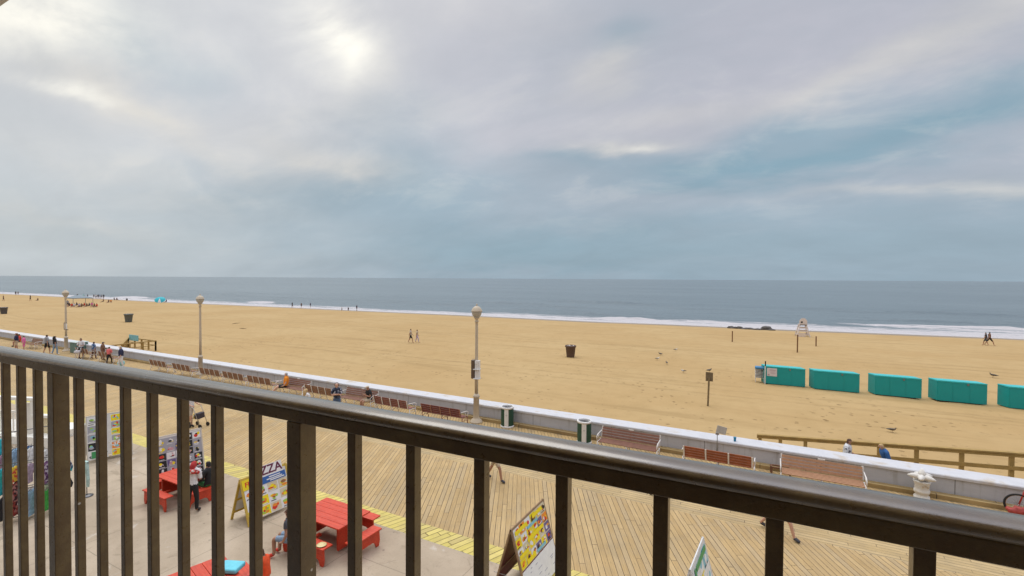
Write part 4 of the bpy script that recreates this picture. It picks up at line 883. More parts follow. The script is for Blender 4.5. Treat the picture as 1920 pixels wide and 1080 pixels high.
mw = P.location+Matrix.Rotation(2.9, 3, 'Z') @ Vector((.235, -.04, .80))*(1.70/1.75); o.location = (mw.x, mw.y, mw.z-.42)
# on the ramp behind the wall
def ramp_z(x): return -.9+.0708*(x+.4)
person((at(1575, 830, .6).x+.15, 21.5, ramp_z(2.7)), face((.9, -.3)), stand(.1, 'front', .6, .10), 'person in white patterned shirt pushing something along the ramp behind the wall', 'tan', plaid('white_grey_pattern', (.6, .6, .6), (.68, .68, .7), (.12, .12, .14)), T_['charcoal'], T_['black'], H_['brown'], 1.68, .8, 'short', 2, 1.1)
x_ = aty(1665, 845, 21.5).x; person((x_, 21.5, ramp_z(x_)), face((-.8, -.3)), stand(.1, 'down', .6, .35), 'blond person in blue shirt leaning forward on the ramp behind the wall', 'fair', T_['blue'], T_['charcoal'], T_['black'], H_['blonde'], 1.62, .8, 'short', 2, 1.1)
# walkers on the boardwalk mostly behind the handrail
q = at(1428, 990); person((at(1458, 1000).x, at(1458, 1003).y+.05, 0), face((.95, -.3)), stand(.09, 'down', 1.35), 'walker in white socks and trainers, only legs and feet seen under the handrail', 'fair', T_['red'], T_['red'], T_['charcoal'], H_['brown'], 1.58, .6, 'short', 2)
q = at(932, 905); person((q.x-.15, q.y+.1, 0), face((.95, .1)), stand(.08, 'down', .9), 'walker with bare legs and grey shoes, only a foot seen below the handrail', 'tan', T_['grey'], T_['khaki'], T_['charcoal'], H_['brown'], 1.6, .6, 'short', 1)
q = at(1226, 940); person((q.x+.1, q.y+.3, 0), face((-.95, .1)), stand(.08, 'down', .9), 'walker in dark shoes hidden behind the handrail above the narrow white sign', 'tan', T_['denim'], T_['denim'], T_['black'], H_['brown'], 1.28, .6, 'long', 1)
q = at(357, 799); person((q.x, q.y, 0), face((.9, .3)), stand(.1, 'push', .5), 'person in white shirt pushing a walker with a yellow bag', 'fair', T_['white'], T_['sand'], T_['black'], H_['grey'], 1.66, .8, 'short', 1, 1.15)
t = thing('walking_frame', 'wheeled walking frame with a yellow bag pushed by the person in white', 'walking frame', (q.x+.45, q.y+.14, 0), face((.9, .3)))
b = MB()
for s in (-.22, .22): b.tube([(s, -.25, .98), (s, -.1, .9), (s, .22, .12)], .014, 6); b.tube([(s, -.05, .6), (s, -.28, .1)], .014, 6)
b.tube([(-.22, 0, .6), (.22, 0, .6)], .014, 6); b.build('frame', mat('frame_metal', (.5, .48, .46), .3, metal=.8), t)
b = MB(); b.box((0, .02, .52), (.38, .2, .26), bevel=.03); b.build('bag', mat('black_bag', (.05, .04, .05), .7), t); b = MB(); b.box((.12, -.10, .52), (.2, .05, .22), bevel=.02); b.build('yellow_pouch', mat('yellow_pouch', (.62, .42, .05), .6), t)
for s1 in (-.22, .22):
    for y in (.24, -.30): b = MB(); b.tube([(s1-.015, y, .09), (s1+.015, y, .09)], .09, 12); b.build('wheel', blk, t)
q = at(398, 792); person((q.x+.2, q.y+.2, 0), face((.9, -.2)), stand(.08, 'front', .3), 'woman with pink patterned top half hidden by a baluster beside the walking frame', 'fair', T_['lilac'], T_['sand'], T_['lilac'], H_['auburn'], 1.62, .8, 'short', 1)

# far beach people
def far(px, py, z, label, shirt, pants, pose, rz, h=1.72, skin='tan', hair='black', leg='short', group=None, y=None):
    q = at(px, py, z); return person((q.x, q.y, sand_z(q.x, q.y)-.01), rz, pose, label, skin, T_[shirt] if shirt else None, T_[pants] if pants else None, None, H_[hair], h, .6, leg, 1, detail=False, group=group)
far(770, 644, -1.1, 'person in dark shorts walking on the open sand, left one of the middle pair', 'sand', 'black', stand(.1, 'down', .8), -1.0, 1.75); far(782, 643, -1.1, 'person in lilac trousers walking on the open sand, right one of the middle pair', 'khaki', 'lilac', stand(.1, 'down', .6), -.9, 1.62, leg='long')
far(1848, 648, -1.5, 'person in dark clothes walking by the surf, left one of the right hand pair', 'charcoal', 'charcoal', stand(.1, 'down', .7), 1.2, 1.75); far(1855, 648, -1.5, 'person in brown top and black shorts striding, right one of the right hand pair', 'brown', 'black', stand(.12, 'down', 1.2), -1.3, 1.78)
for k, (px, py, sh, hh, lab) in enumerate([(548, 576.5, 'black', 1.7, 'leftmost of three dark figures at the surf left of centre'), (565, 576.5, 'brown', 1.5, 'middle one of three dark figures at the surf left of centre'), (582, 576, 'navy', 1.5, 'rightmost of three dark figures at the surf left of centre'),
        (641, 583, 'sand', 1.2, 'small pale child at the surf left of the centre lamp post'), (653, 583.5, 'black', 1.2, 'crouching dark figure at the surf left of the centre lamp post'), (669, 582.5, 'navy', 1.7, 'tall thin figure in the surf, right one of three by the centre lamp post')]):
    q = at(px, py, -2.05); person((q.x, q.y, SEA_Z-.06), k, stand(.1, 'down', .3), lab, 'tan', T_[sh], T_['black'], None, H_['black'], hh, .6, 'short', 1, detail=False, group='people at the surf')
for k, (px, py, z, sh, pn, hh, lab) in enumerate([(6.5, 568, -1.7, 'brown', 'charcoal', 1.85, 'lone figure at the far left edge of the beach'), (29.5, 555, -1.9, 'charcoal', 'charcoal', 1.8, 'left one of two tiny figures at the water far left'), (34, 555, -1.9, 'grey', 'charcoal', 1.8, 'right one of two tiny figures at the water far left'),
        (57, 567.5, -1.7, 'black', 'black', 1.95, 'dark figure standing alone left of the far lamp post'), (127, 578, -1.5, 'grey', 'charcoal', 1.8, 'figure standing left of the grey canopy')]): far(px, py, z, lab, sh, pn, stand(.1, 'down', .4), k, hh)
far(71, 566, -1.7, 'figure sitting alone on the sand left of the far lamp post', 'brown', 'charcoal', sit(.8, z=.12), 2., 1.7)
rr = random.Random(5); cols = ['black', 'red', 'white', 'navy', 'lilac', 'brown', 'red', 'brown', 'charcoal', 'pink', 'brown', 'red']
words = ['black', 'first red', 'white', 'navy', 'lilac', 'first brown', 'second red', 'second brown', 'charcoal', 'pink', 'third brown', 'third red']
for k in range(12):
    q = at(130+k*4.7, 578.5+rr.uniform(-1.2, .6), -1.5); P = sit(.7, z=.30) if k % 3 else sit(.2, z=.42)
    person((q.x, q.y, sand_z(q.x, q.y)-.02), rr.uniform(2, 4.3), P, 'person in %s top in the crowd seated under the grey canopy, number from left %s' % (cols[k], ['one', 'two', 'three', 'four', 'five', 'six', 'seven', 'eight', 'nine', 'ten', 'eleven', 'twelve'][k]), 'tan', T_[cols[k]], T_['charcoal'], None, H_['black'], 1.8, .7, 'short', 1, detail=False, fat=1.25, group='crowd seated under the canopy')
for k, px in enumerate([145, 157, 164.5, 176, 180, 184, 187.5, 191, 194.5]):
    q = at(px, 561.5 if k < 3 else 560, -1.95); person((q.x, q.y, sand_z(q.x, q.y)-.02), rr.uniform(0, 6), stand(.1, 'down', .3), 'tiny figure by the water behind the canopy, %s from left of nine' % ['first', 'second', 'third', 'fourth', 'fifth', 'sixth', 'seventh', 'eighth', 'ninth'][k], 'tan', T_[['black', 'aqua', 'navy', 'grey', 'white', 'charcoal', 'blue', 'grey', 'black'][k]], T_['charcoal'], None, H_['black'], 1.85, .6, 'short', 1, detail=False, group='figures by the water behind the canopy')
for k, (px, py, c, lab) in enumerate([(194, 568.5, 'brown', 'person in brown top sitting right of the canopy crowd'), (204, 570, 'brown', 'person in brown sitting, left one of two on the sand right of the canopy'), (208, 570, 'orange', 'person in orange sitting, right one of two on the sand right of the canopy'), (214, 563, 'charcoal', 'dark figure lying by the water right of the canopy'), (219, 563, 'brown', 'brown clad figure sitting by the water right of the canopy'),
        (238, 565, 'black', 'dark figure sitting alone between canopy and teal umbrella'), (312, 566, 'navy', 'person in navy sitting right of the teal umbrella')]): far(px, py, -1.7, lab, c, 'charcoal', sit(.6, z=.28), 2.5+k, 1.8)

# ------------------------------------------------------------------ sandwich boards, tables, clothes racks on the pavement
poster_cols = {n: mat('print_'+n, c, .45, .06, 9.) for n, c in dict(white=(.80, .80, .78), black=(.015, .015, .018), yellow=(.88, .70, .01), orange=(.85, .27, .02), red=(.68, .03, .02), blue=(.03, .12, .38), sky=(.22, .52, .62), green=(.05, .30, .10), lime=(.35, .60, .08), purple=(.16, .12, .28), grey=(.38, .38, .42), brown=(.28, .13, .05), cream=(.66, .58, .40), pink=(.6, .33, .36)).items()}
PN = list(poster_cols)
def blot(b, cx, cz, rx, rz_, y, rnd, n=9):
    ph = rnd.uniform(0, 6); pts = [(cx+rx*(.7+.3*rnd.random())*math.cos(2*math.pi*k/n+ph), y, cz+rz_*(.7+.3*rnd.random())*math.sin(2*math.pi*k/n+ph)) for k in range(n)]; b.poly(pts)
def poster(parent, x0, x1, z0, z1, cols, rows, seed, bg, fills, blots, y=-.012, M=None, name='poster'):
    """printed board: cells with picture-like patches, in the plane facing -Y"""
    rnd = random.Random(seed); b = MB(); w_, h_ = (x1-x0)/cols, (z1-z0)/rows
    def quad(a, c, d, e, yy, m_): b.mi = PN.index(m_); b.poly([(a, yy, d), (c, yy, d), (c, yy, e), (a, yy, e)])
    quad(x0, x1, z0, z1, y, bg)
    for i in range(cols):
        for j in range(rows):
            a, d = x0+i*w_+.04*w_, z0+j*h_+.05*h_; c, e = a+w_*.92, d+h_*.90; quad(a, c, d, e, y-.0015, rnd.choice(fills))
            for k in range(rnd.randint(4, 7)):
                b.mi = PN.index(rnd.choice(blots)); blot(b, rnd.uniform(a+.25*w_, c-.25*w_), rnd.uniform(d+.25*h_, e-.25*h_), w_*rnd.uniform(.10, .32), h_*rnd.uniform(.08, .26), y-.003-.0007*k, rnd)
            if rnd.random() < .8: quad(a+.08*w_, a+w_*rnd.uniform(.5, .85), d+.04*h_, d+.11*h_, y-.007, rnd.choice(['white', 'black', 'yellow', 'white']))
    if M is not None: bmesh.ops.transform(b.b, matrix=M, verts=b.b.verts[:])
    return b.build(name, [poster_cols[n] for n in PN], parent)
def text(parent, body, x, y, z, size, m_, M=None, name='lettering', ext=.002, rot=0.):
    cu = bpy.data.curves.new('t', 'FONT'); cu.body = body; cu.size = size; cu.extrude = ext; cu.align_x = 'CENTER'; cu.align_y = 'CENTER'; cu.offset = size*.018; o = bpy.data.objects.new('t', cu); C.objects.link(o)
    dg = bpy.context.evaluated_depsgraph_get(); dg.update(); me = bpy.data.meshes.new_from_object(o.evaluated_get(dg)); bpy.data.objects.remove(o)
    T = Matrix.Translation((x, y, z)) @ Matrix.Rotation(R(90), 4, 'X') @ Matrix.Rotation(rot, 4, 'Z'); me.transform(M @ T if M is not None else T); me.materials.clear(); me.materials.append(m_)
    q = bpy.data.objects.new(name, me); C.objects.link(q); q.parent = parent; return q
def aframe(loc, rz, w_, h_, splay, fm, pm, label, frame_w=.05):
    """two hinged panels; the first faces -Y in local axes"""
    t = thing('sandwich_board', label, 'signboard', loc, rz); ang = math.asin(splay/h_); out = []
    for s in (-1, 1):
        M_ = Matrix.Translation((0, 0, h_*math.cos(ang))) @ Matrix.Rotation(0 if s < 0 else math.pi, 4, 'Z') @ Matrix.Rotation(-ang, 4, 'X') @ Matrix.Translation((0, 0, -h_))
        b = MB()
        for x in (-w_/2+frame_w/2, w_/2-frame_w/2): b.box((x, 0, h_/2), (frame_w, .035, h_), M=M_)
        for z in (.22, h_-frame_w/2, .62): b.box((0, .001, z), (w_-.02, .025, frame_w), M=M_)
        b.build('frame', fm, t); b = MB(); b.box((0, -.004, h_*.56), (w_-.03, .012, h_*.84), M=M_); b.build('panel', pm, t); out.append(M_)
    return t, out
def rz_along(d): return math.atan2(d[1], d[0])
pale = mat('pale_board_frame', (.62, .58, .50), .7, .1, 5.); yel = mat('yellow_frame_paint', (.58, .40, .06), .55, .15, 5., dirt=(.30, .15, .05), dirt_amt=.6); redb = mat('dark_red_board', (.16, .02, .015), .5); brnf = mat('wood_frame', (.30, .19, .10), .6, .2, 6.); wb = mat('white_board', (.70, .69, .66), .6)
# far left board with picture tiles
t, M2 = aframe((-21.75, 8.62, 0), R(76), 1.32, 1.70, .30, pale, wb, 'picture tile signboard with a green and a rainbow picture, farthest left board', .03)
poster(t, -.63, -.06, .12, 1.64, 2, 5, 21, 'white', ['grey', 'white', 'white', 'black', 'white'], ['grey', 'black', 'lime', 'black', 'sky'], M=M2[0]); poster(t, .04, .63, .12, 1.64, 2, 6, 24, 'white', ['white', 'orange', 'grey', 'white', 'black', 'yellow'], ['yellow', 'orange', 'sky', 'lime', 'red', 'white'], M=M2[0])
b = MB(); b.box((-.40, -.022, .28), (.26, .006, .24), M=M2[0]); b.build('green_tile', poster_cols['green'], t); b = MB(); b.ball((-.46, -.03, .55), .07, 1, 1.6, .1, 1, 0); b.build('yellow_patch', poster_cols['yellow'], t)
text(t, 'GAT', .25, -.024, .58, .26, poster_cols['white'], M2[0])
# black tiled board
t, M2 = aframe((-17.35, 8.78, 0), R(82), 1.38, 1.62, .34, pale, wb, 'white framed signboard with rows of black picture tiles behind the far red table', .035)
poster(t, -.65, .65, .14, 1.54, 5, 6, 31, 'grey', ['black', 'purple', 'white', 'black', 'grey'], ['white', 'black', 'white', 'pink', 'yellow', 'white', 'red'], M=M2[0])
# pizza board
t, M2 = aframe((-12.78, 8.72, 0), R(88), 1.42, 1.28, .42, yel, wb, 'yellow framed food signboard reading PIZZA behind the near red table', .06)
Mx = M2[0]
poster(t, -.66, .66, .10, .93, 4, 3, 44, 'white', ['white', 'white', 'cream', 'yellow'], ['orange', 'brown', 'orange', 'red', 'yellow', 'lime'], M=Mx, y=-.014)
b = MB(); b.box((-.40, -.020, 1.08), (.54, .010, .28), M=Mx); b.build('yellow_header', poster_cols['yellow'], t); text(t, 'FRIES', -.40, -.028, 1.08, .18, poster_cols['red'], Mx)
b = MB(); b.box((.10, -.022, 1.28), (.90, .012, .31), M=Mx); b.build('white_header', poster_cols['white'], t); text(t, 'PIZZA', .08, -.031, 1.28, .34, mat('maroon_print', (.13, .015, .05), .5), Mx)
b = MB(); b.box((.24, -.022, 1.03), (.74, .012, .19), M=Mx); b.build('blue_band', poster_cols['blue'], t)
b = MB()
for k, (a, c, z) in enumerate([(.10, .45, 1.075), (.02, .50, 1.02), (.12, .56, .975)]): b.box(((a+c)/2, -.031, z), (c-a, .004, .028), M=Mx)
b.build('white_lines', poster_cols['white'], t)
# white wire frame beside the pizza board
t = thing('wire_rack', 'white wire spinner with round postcard holders right of the food board', 'rack', (-12.65, 10.0, 0))
b = MB(); b.tube([(0, 0, 0), (0, 0, 1.1)], .018, 6)
for z, r in ((.9, .22), (1.1, .24), (.7, .2), (.02, .2)): b.tube([(r*math.cos(a), r*math.sin(a), z) for a in [2*math.pi*k/16 for k in range(17)]], .010, 5)
for k in range(8): a = 2*math.pi*k/8; b.tube([(0, 0, 1.1), (.24*math.cos(a), .24*math.sin(a), 1.1), (.2*math.cos(a), .2*math.sin(a), .7)], .008, 5)
b.build('wire_frame', mat('grey_wire', (.35, .36, .38), .5), t)
# colourful food board near centre
t, M2 = aframe((-4.70, 9.55, 0), R(90), 1.62, 1.62, .46, brnf, redb, 'tall signboard covered in yellow and orange food pictures, centre foreground', .05)
Mx = M2[0]
poster(t, -.78, .78, .74, 1.58, 6, 4, 52, 'cream', ['white', 'orange', 'yellow', 'yellow', 'cream', 'purple'], ['orange', 'yellow', 'brown', 'white', 'red', 'black', 'white'], M=Mx, y=-.016)
b = MB(); b.box((0, -.016, .40), (1.56, .012, .62), M=Mx); b.build('white_lower_panel', poster_cols['white'], t)
b = MB(); rr = random.Random(8)
for k in range(14): x = rr.uniform(-.7, .6); z = rr.uniform(.15, .66); b.box((x, -.024, z), (rr.uniform(.04, .2), .003, .012), M=Mx)
b.build('small_print', poster_cols['grey'], t)
b = MB()
for x, z, w_ in ((-.45, 1.48, .55), (.35, 1.50, .5), (.1, 1.16, .8), (-.55, 1.0, .4), (-.30, .80, .42)): b.box((x, -.028, z), (w_, .004, .085), M=Mx)
b.build('yellow_strips', poster_cols['yellow'], t); b = MB(); b.box((.05, -.028, 1.38), (.5, .004, .06), M=Mx); b.box((.2, -.028, .80), (.44, .004, .06), M=Mx); b.build('turquoise_strip', poster_cols['sky'], t)
b = MB(); b.tube([(-.8, -.40, .55), (-.8, .40, .55)], .006, 5); b.build('chain', mat('chain_metal', (.5, .5, .5), .4, metal=.8), t)
# narrow white board at the bottom
t, M2 = aframe((-1.20, 10.02, 0), R(-93), 1.35, 1.45, .36, mat('white_frame', (.66, .66, .66), .5), wb, 'narrow white signboard seen end on with green and yellow strips, bottom edge', .04)
poster(t, -.6, .6, .2, 1.38, 3, 3, 61, 'white', ['white', 'white', 'sky'], ['white', 'sky', 'white'], M=M2[1], y=-.014)
b = MB(); b.box((-.45, -.030, .80), (.10, .004, 1.1), M=M2[1]); b.box((.1, -.030, 1.30), (.9, .004, .10), M=M2[1]); b.build('green_border', poster_cols['green'], t)
b = MB(); b.box((-.15, -.032, .72), (.30, .004, .62), M=M2[1]); b.build('yellow_picture', poster_cols['yellow'], t); b = MB(); b.ball((-.1, -.036, .70), .14, 2, 1, .03, 1.6); bmesh.ops.transform(b.b, matrix=M2[1], verts=b.b.verts[:]); b.build('orange_picture', poster_cols['orange'], t)

redt = mat('red_painted_boards', (.62, .052, .016), .45, .12, 3., .3, dirt=(.42, .03, .012), dirt_amt=.6, coat=.1)
def worn_red():
    m, b, p = newmat('worn_red_boards'); o = b.n('ShaderNodeTexCoord').outputs['Object']; x, y, z = b.sep(o)
    gr = b.noise(b.xyz(b.m('MULTIPLY', x, 2.), b.m('MULTIPLY', y, 30.), b.m('MULTIPLY', z, 30.)), 1., 5, .6); n = b.noise(o, 2.2, 6, .65); n2 = b.noise(o, 14., 5, .7)
    c = b.mix(b.ss(gr, .3, .7), (.50, .038, .012), (.66, .062, .020)); c = b.mix(b.ss(n, .5, .7, 0., .5), c, (.38, .03, .015))
    c = b.mix(b.ss(b.m('ADD', b.m('MULTIPLY', n2, .6), b.m('MULTIPLY', gr, .4)), .62, .68, 0., .75), c, (.30, .17, .11))
    b.put(p.inputs['Base Color'], c); b.put(p.inputs['Roughness'], b.ss(n2, .3, .7, .42, .65)); k = b.n('ShaderNodeBump'); k.inputs['Strength'].default_value = .5; k.inputs['Distance'].default_value = .006
    b.put(k.inputs['Height'], gr); b.put(p.inputs['Normal'], k.outputs[0]); return m
redt = worn_red()
def make_table(label):
    t = thing('picnic_table', label, 'picnic table')
    b = MB()
    for k in range(5): b.box((0, -.42+k*.21, .735), (1.62, .203, .035), bevel=.006)
    b.build('tabletop', redt, t)
    b = MB(); b.box((0, 0, .685), (1.5, .08, .06)); b.box((-.6, 0, .40), (.06, .74, .60)); b.box((.6, 0, .40), (.06, .74, .60)); b.box((0, .30, .40), (1.14, .04, .5)); b.build('pedestal', redt, t)
    for (x, y, L, rz) in ((0, -.80, 1.5, 0), (0, .80, 1.5, 0), (1.10, 0, .95, math.pi/2), (-1.10, 0, .95, math.pi/2)):
        Mx = Matrix.Translation((x, y, 0)) @ Matrix.Rotation(rz, 4, 'Z')
        b = MB(); b.box((0, 0, .425), (L, .30, .035), bevel=.006, M=Mx); s_ = b.build('bench_seat', redt, t)
        b = MB(); b.prism([(-L/2+.05, 0), (-L/2+.14, 0), (-L/2+.19, .12), (-L/2+.28, .17), (L/2-.28, .17), (L/2-.19, .12), (L/2-.14, 0), (L/2-.05, 0), (L/2-.02, .14), (L/2-.04, .405), (-L/2+.04, .405), (-L/2+.02, .14)], -.10, -.06, Mx)
        b.build('bench_apron', redt, s_)
        b = MB(); b.box((0, .23 if abs(y) > .5 and y < 0 else (-.23 if y > 0 else (.30 if rz and x < 0 else -.30 if rz else 0)), .36), (.08, .40, .06), M=Mx) if not rz else b.box(((x+math.copysign(.35, -x)), 0, .36), (.40, .08, .06)); b.build('brace', redt, t)
    return t
T1 = make_table('red picnic table farther off, in front of the black tiled signboard'); T1.location = (-15.45, 8.45, 0)
def placet(o, l, x, y, rz): o['label'] = l; o.location = (x, y, 0); o.rotation_euler.z = rz; o['group'] = 'red picnic tables on the pavement'
T2 = copy_tree(T1); T3 = copy_tree(T1)
placet(T1, 'red picnic table farther off, in front of the black tiled signboard', -15.85, 8.1, 0); T1.scale = (.82, .82, .95); placet(T2, 'red picnic table nearest the yellow edge strip, right of the thick baluster post', -9.85, 8.62, 0); placet(T3, 'red picnic table cut by the bottom edge, with a child in red at it', -9.75, 5.45, R(-14))
# things on tables
b = MB(); b.box((0, 0, .06), (.46, .34, .10), bevel=.03); o = tag(b.build('towel', mat('light_blue_towel', (.16, .60, .72), .7)), 'light blue folded towel on the corner of the nearest red table', 'towel'); p = at(432, 1068, .76); o.location = (p.x, p.y, .755); o.rotation_euler.z = .4
b = MB(); b.lathe([(.02, 0), (.09, .005), (.12, .02), (.105, .022), (.07, .05), (.02, .055)], 14); o = tag(b.build('plate', mat('cream_plate', (.70, .58, .28), .4)), 'round yellow cream plate on the front bench of the table by the yellow strip', 'plate'); o.location = (-9.28, 7.80, .4445)
# people at the tables
P = person((-14.55, 7.72, 0), face((-.55, .8)), stand(.10, 'front', .25, .18), 'girl in red hood, white top and black leggings standing at the far red table', 'tan', T_['white'], T_['black'], T_['black'], cloth('red_hair_wrap', (.42, .03, .03)), 1.52, .9, 'long', 2, 1.0, longhair=True)
b = MB(); b.tube([(-.17, .02, 1.36), (-.05, -.1, 1.42), (.08, -.1, 1.42), (.2, .02, 1.34)], [.05, .08, .08, .05], 8); b.build('scarf', camo, P)
P = person((-15.0, 8.45, 0), face((-1, -.1)), sit(0, .12, 'lap', z=.52), 'person in black sitting at the far red table half behind a baluster', 'tan', T_['black'], T_['green'], T_['black'], H_['black'], 1.6, 1.6, 'long', 1)
p = at(497, 1080, .45); person((p.x, p.y, 0), face((-.9, -.35)), sit(0, .1, 'lap', .12, z=.50), 'child in red sweater with dark hair sitting with back turned, bottom edge', 'tan', T_['orange_red'], T_['navy'], T_['black'], H_['brown'], 1.45, 1.7, 'long', 2, 1.05)
p = at(548, 1010, .45); person((p.x, p.y, 0), face((-.9, -.3)), sit(0, .12, 'side', .1, z=.50), 'person in grey top and denim shorts sitting on the bench half behind the thick post', 'tan', T_['charcoal'], T_['pale_denim'], T_['red'], H_['brown'], 1.65, .5, 'short', 2)

# clothes racks
steel = mat('rack_steel', (.16, .16, .17), .35, metal=.8)
def rack(a, c, hh, label):
    a, c = Vector((*a, 0)), Vector((*c, 0)); d = (c-a).normalized(); n = Vector((-d.y, d.x, 0)); t = thing('clothes_rack', label, 'clothes rack', ((a+c)/2)); o0 = (a+c)/2; a -= o0; c -= o0
    b = MB()
    for e in (a, c): b.tube([e-n*.3+Vector((0, 0, .09)), e+n*.3+Vector((0, 0, .09))], .014, 6); b.tube([e+Vector((0, 0, .09)), e+Vector((0, 0, hh))], .014, 6)
    b.tube([a+Vector((0, 0, .10)), c+Vector((0, 0, .10))], .012, 6); b.tube([a+n*.2+Vector((0, 0, .10)), c+n*.2+Vector((0, 0, .10))], .012, 6); b.build('frame', steel, t)
    for z in (hh, hh*.52): b = MB(); b.tube([a-d*.1+Vector((0, 0, z)), c+d*.1+Vector((0, 0, z))], .014, 6); b.build('hanging_bar', steel, t)
    for e in (a, c):
        for s in (-.3, .3): b = MB(); q = e+n*s; b.tube([q+Vector((0, -.015, .045)), q+Vector((0, .015, .045))], .045, 10); b.build('caster', blk, t)
    return t, o0, d, n
def garment(pos, rz, w_, L, m_, lab, grp, kind='shirt'):
    b = MB(); t_ = .05
    if kind == 'shirt': out = [(-w_/2, -L), (w_/2, -L), (w_/2*.96, -.22), (w_*.80, -.36), (w_*.98, -.26), (w_*.62, -.05), (w_*.18, 0), (0, -.05), (-w_*.18, 0), (-w_*.62, -.05), (-w_*.98, -.26), (-w_*.80, -.36), (-w_/2*.96, -.22)]
    else: out = [(-w_/2*1.15, -L), (w_/2*1.15, -L), (w_/2*.8, -.45), (w_/2*.9, -.08), (w_*.3, 0), (0, -.08), (-w_*.3, 0), (-w_/2*.9, -.08), (-w_/2*.8, -.45)]
    b.prism([(x*.55, z) for x, z in out], -t_/2, t_/2)
    o = b.build(kind, m_); o.location = pos; o.rotation_euler.z = rz; tag(o, lab, kind, grp)
    b = MB(); b.tube([(-w_*.28, 0, -.02), (0, 0, .05), (w_*.28, 0, -.02)], .006, 5); b.tube([(0, 0, .05), (0, 0, .10)], .005, 5); b.build('hanger', steel, o); return o
GC = dict(turquoise=(.02, .42, .50), yellow=(.72, .50, .04), red_black=(.20, .03, .03), white=(.66, .66, .66), sky=(.30, .46, .62), red=(.5, .04, .04), cream_green=(.55, .62, .40), green=(.05, .38, .06), violet=(.16, .08, .16), navy=(.02, .03, .09), black=(.015, .015, .018), lilac=(.46, .36, .44), grey_blue=(.14, .24, .32), dotted=(.05, .07, .18), teal=(.03, .30, .38), pinkish=(.5, .3, .4), maroon=(.12, .02, .03), mint=(.45, .62, .58))
GM = {k: mat('garment_'+k, c, .85, .35, 9., .4) for k, c in GC.items()}
GM['red_black'] = plaid('red_black_print', (.05, .01, .015), (.30, .05, .04), (.45, .20, .18)); GM['dotted'] = plaid('navy_dotted_print', (.03, .05, .16), (.05, .25, .45), (.45, .5, .6)); GM['violet'] = plaid('violet_print', (.08, .02, .09), (.25, .12, .25), (.55, .45, .5)); GM['yellow'] = plaid('yellow_red_print', (.72, .50, .04), (.72, .50, .04), (.6, .08, .04))
A1, A2 = at(-30, 990), at(122, 955)
t, o0, d, n = rack((A1.x, A1.y), (A2.x, A2.y), 1.62, 'front clothes rack full of shirts at the lower left'); grp = 'shirts on the front clothes rack'; rzg = math.atan2(d.y, d.x)+R(62)
def on_rack(px, zbar, zt, kind, col, L, lab, w_=.62):
    best = min((abs(((A1.lerp(A2, k/200)).x*0+ (lambda q: __import__('math').atan2(q.x, q.y))(A1.lerp(A2, k/200)) - math.atan2(ray(px, 900).x, ray(px, 900).y))), k) for k in range(201)); q = A1.lerp(A2, best[1]/200)
    garment(Vector((q.x, q.y, zt)), rzg, w_, L, GM[col], lab, grp, kind)
for px, zt, kind, col, L, lab in [(2, 1.52, 'shirt', 'turquoise', .72, 'turquoise shirt at the left end of the upper bar'), (8, .74, 'shirt', 'black', .62, 'black shirt at the left end of the lower bar'), (27, 1.52, 'shirt', 'yellow', .42, 'yellow shirt above the dark red shirt'), (26, 1.10, 'dress', 'red_black', .95, 'long dark red patterned dress left of centre on the rack'),
        (52, 1.52, 'shirt', 'lilac', .55, 'lilac shirt on the upper bar, middle'), (51, .80, 'shirt', 'white', .34, 'white shirt on the lower bar, middle'), (54, .62, 'shirt', 'red', .50, 'red shirt below the white one'), (60, .80, 'dress', 'sky', .72, 'sky blue dress on the lower bar, middle'),
        (85, 1.5, 'shirt', 'violet', .62, 'violet shirt on the upper bar left of the thick post'), (84, .84, 'shirt', 'cream_green', .36, 'cream green shirt on the lower bar'), (88, .68, 'shirt', 'green', .56, 'bright green shirt low down left of the thick post'), (127, 1.38, 'shirt', 'turquoise', .40, 'turquoise shirt at the right end of the rack'), (133, 1.42, 'shirt', 'dotted', .56, 'navy dotted shirt at the right end of the rack'), (131, .90, 'shirt', 'black', .46, 'black shirt at the right end below the dotted one')]: on_rack(px, 0, zt, kind, col, L, lab)
A1, A2 = at(-30, 940), at(118, 905)
t, o0, d, n = rack((A1.x, A1.y), (A2.x, A2.y), 1.95, 'taller clothes rack standing behind the front one at the lower left'); grp = 'shirts on the rear clothes rack'
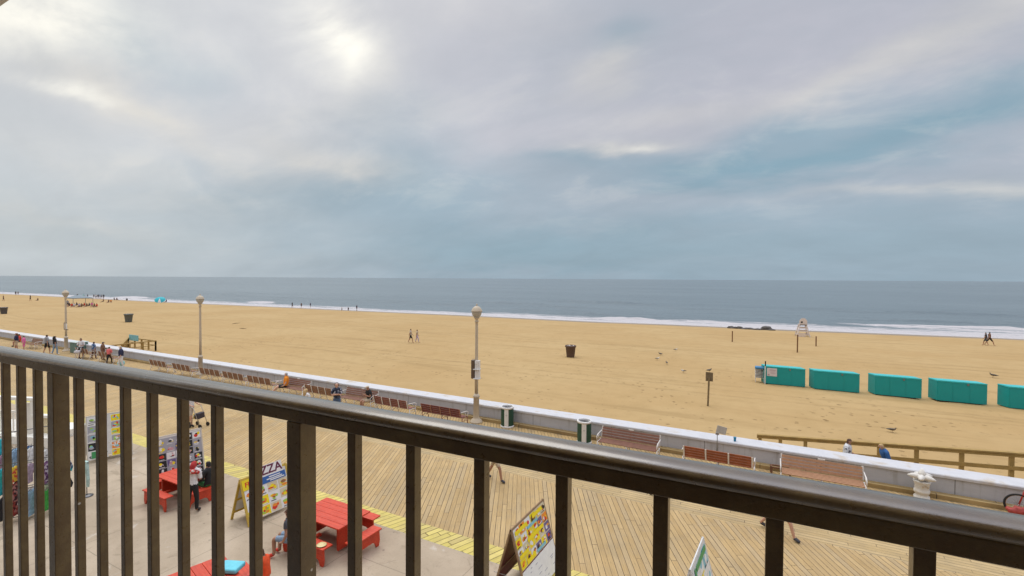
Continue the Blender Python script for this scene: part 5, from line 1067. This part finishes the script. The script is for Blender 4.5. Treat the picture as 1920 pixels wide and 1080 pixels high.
for px, zt, kind, col, L, lab in [(2, 1.8, 'shirt', 'turquoise', .5, 'turquoise shirt at the left end of the rear rack'), (6, 1.3, 'shirt', 'pinkish', .5, 'pinkish shirt low at the left end of the rear rack'), (24, 1.42, 'shirt', 'grey_blue', .62, 'grey blue shirt of the rear rack above the yellow one'), (31, 1.42, 'shirt', 'sky', .60, 'pale blue shirt of the rear rack above the yellow one'), (52, 1.42, 'shirt', 'dotted', .5, 'navy dotted shirt of the rear rack above the lilac one'), (60, 1.38, 'shirt', 'white', .5, 'white shirt of the rear rack above the lilac one'), (84, 1.2, 'shirt', 'white', .4, 'white shirt of the rear rack left of the thick post')]: on_rack(px, 0, zt, kind, col, L, lab)
p = at(163, 930); t = thing('garment_stand', 'mint coloured scarf hanging from a thin stand right of the clothes rack', 'stand', (p.x, p.y, 0))
b = MB(); b.tube([(0, 0, .04), (0, 0, 1.05)], .013, 6); b.lathe([(.16, 0), (.16, .02), (.02, .04)], 12); b.tube([(-.12, 0, 1.05), (.12, 0, 1.05)], .012, 6); b.build('pole', steel, t)
b = MB(); b.prism([(-.10, 1.08), (.06, 1.08), (.13, .55), (.10, .30), (.04, .32), (.02, .6), (-.06, .9)], -.03, .03); b.build('scarf', GM['mint'], t)

# white and cream porch with railings behind the racks
crm = mat('porch_cream', (.66, .56, .36), .7, .08, 3.); wht2 = mat('porch_white', (.80, .78, .72), .6, .06, 3.)
p = at(45, 832); t = thing('porch', 'cream and white porch stall with slatted railings behind the clothes racks', 'stall', (p.x, p.y, 0), R(20))
b = MB(); b.box((-1.4, .9, .15), (4.6, 2.0, .3)); b.build('platform', wht2, t)
b = MB(); b.box((1.2, .0, .72), (1.3, .08, .8)); b.build('yellow_panel', crm, t); b = MB(); b.box((1.2, .0, 1.18), (1.45, .22, .10)); b.build('ledge', wht2, t); b = MB(); b.box((1.25, -.3, .26), (1.2, .5, .5), bevel=.02); b.build('step_box', wht2, t)
for x in (-3.4, -1.6, -.2, .5): b = MB(); b.box((x, 0, 1.0), (.16, .16, 1.6)); b.build('post', wht2, t)
for x0, x1 in ((-3.4, -1.6), (-1.6, -.2)):
    b = MB(); b.box(((x0+x1)/2, 0, 1.28), (x1-x0-.18, .07, .08)); b.box(((x0+x1)/2, 0, .48), (x1-x0-.18, .07, .07))
    for k in range(8): b.box((x0+(x1-x0)*(k+.8)/8.6, 0, .88), (.05, .04, .74))
    b.build('railing', wht2, t)
b = MB(); b.box((-1.4, 0, 1.84), (4.4, .2, .12)); b.build('beam', wht2, t); b = MB(); b.box((.15, .1, 1.0), (.45, .06, 1.3)); b.build('white_door', wht2, t)
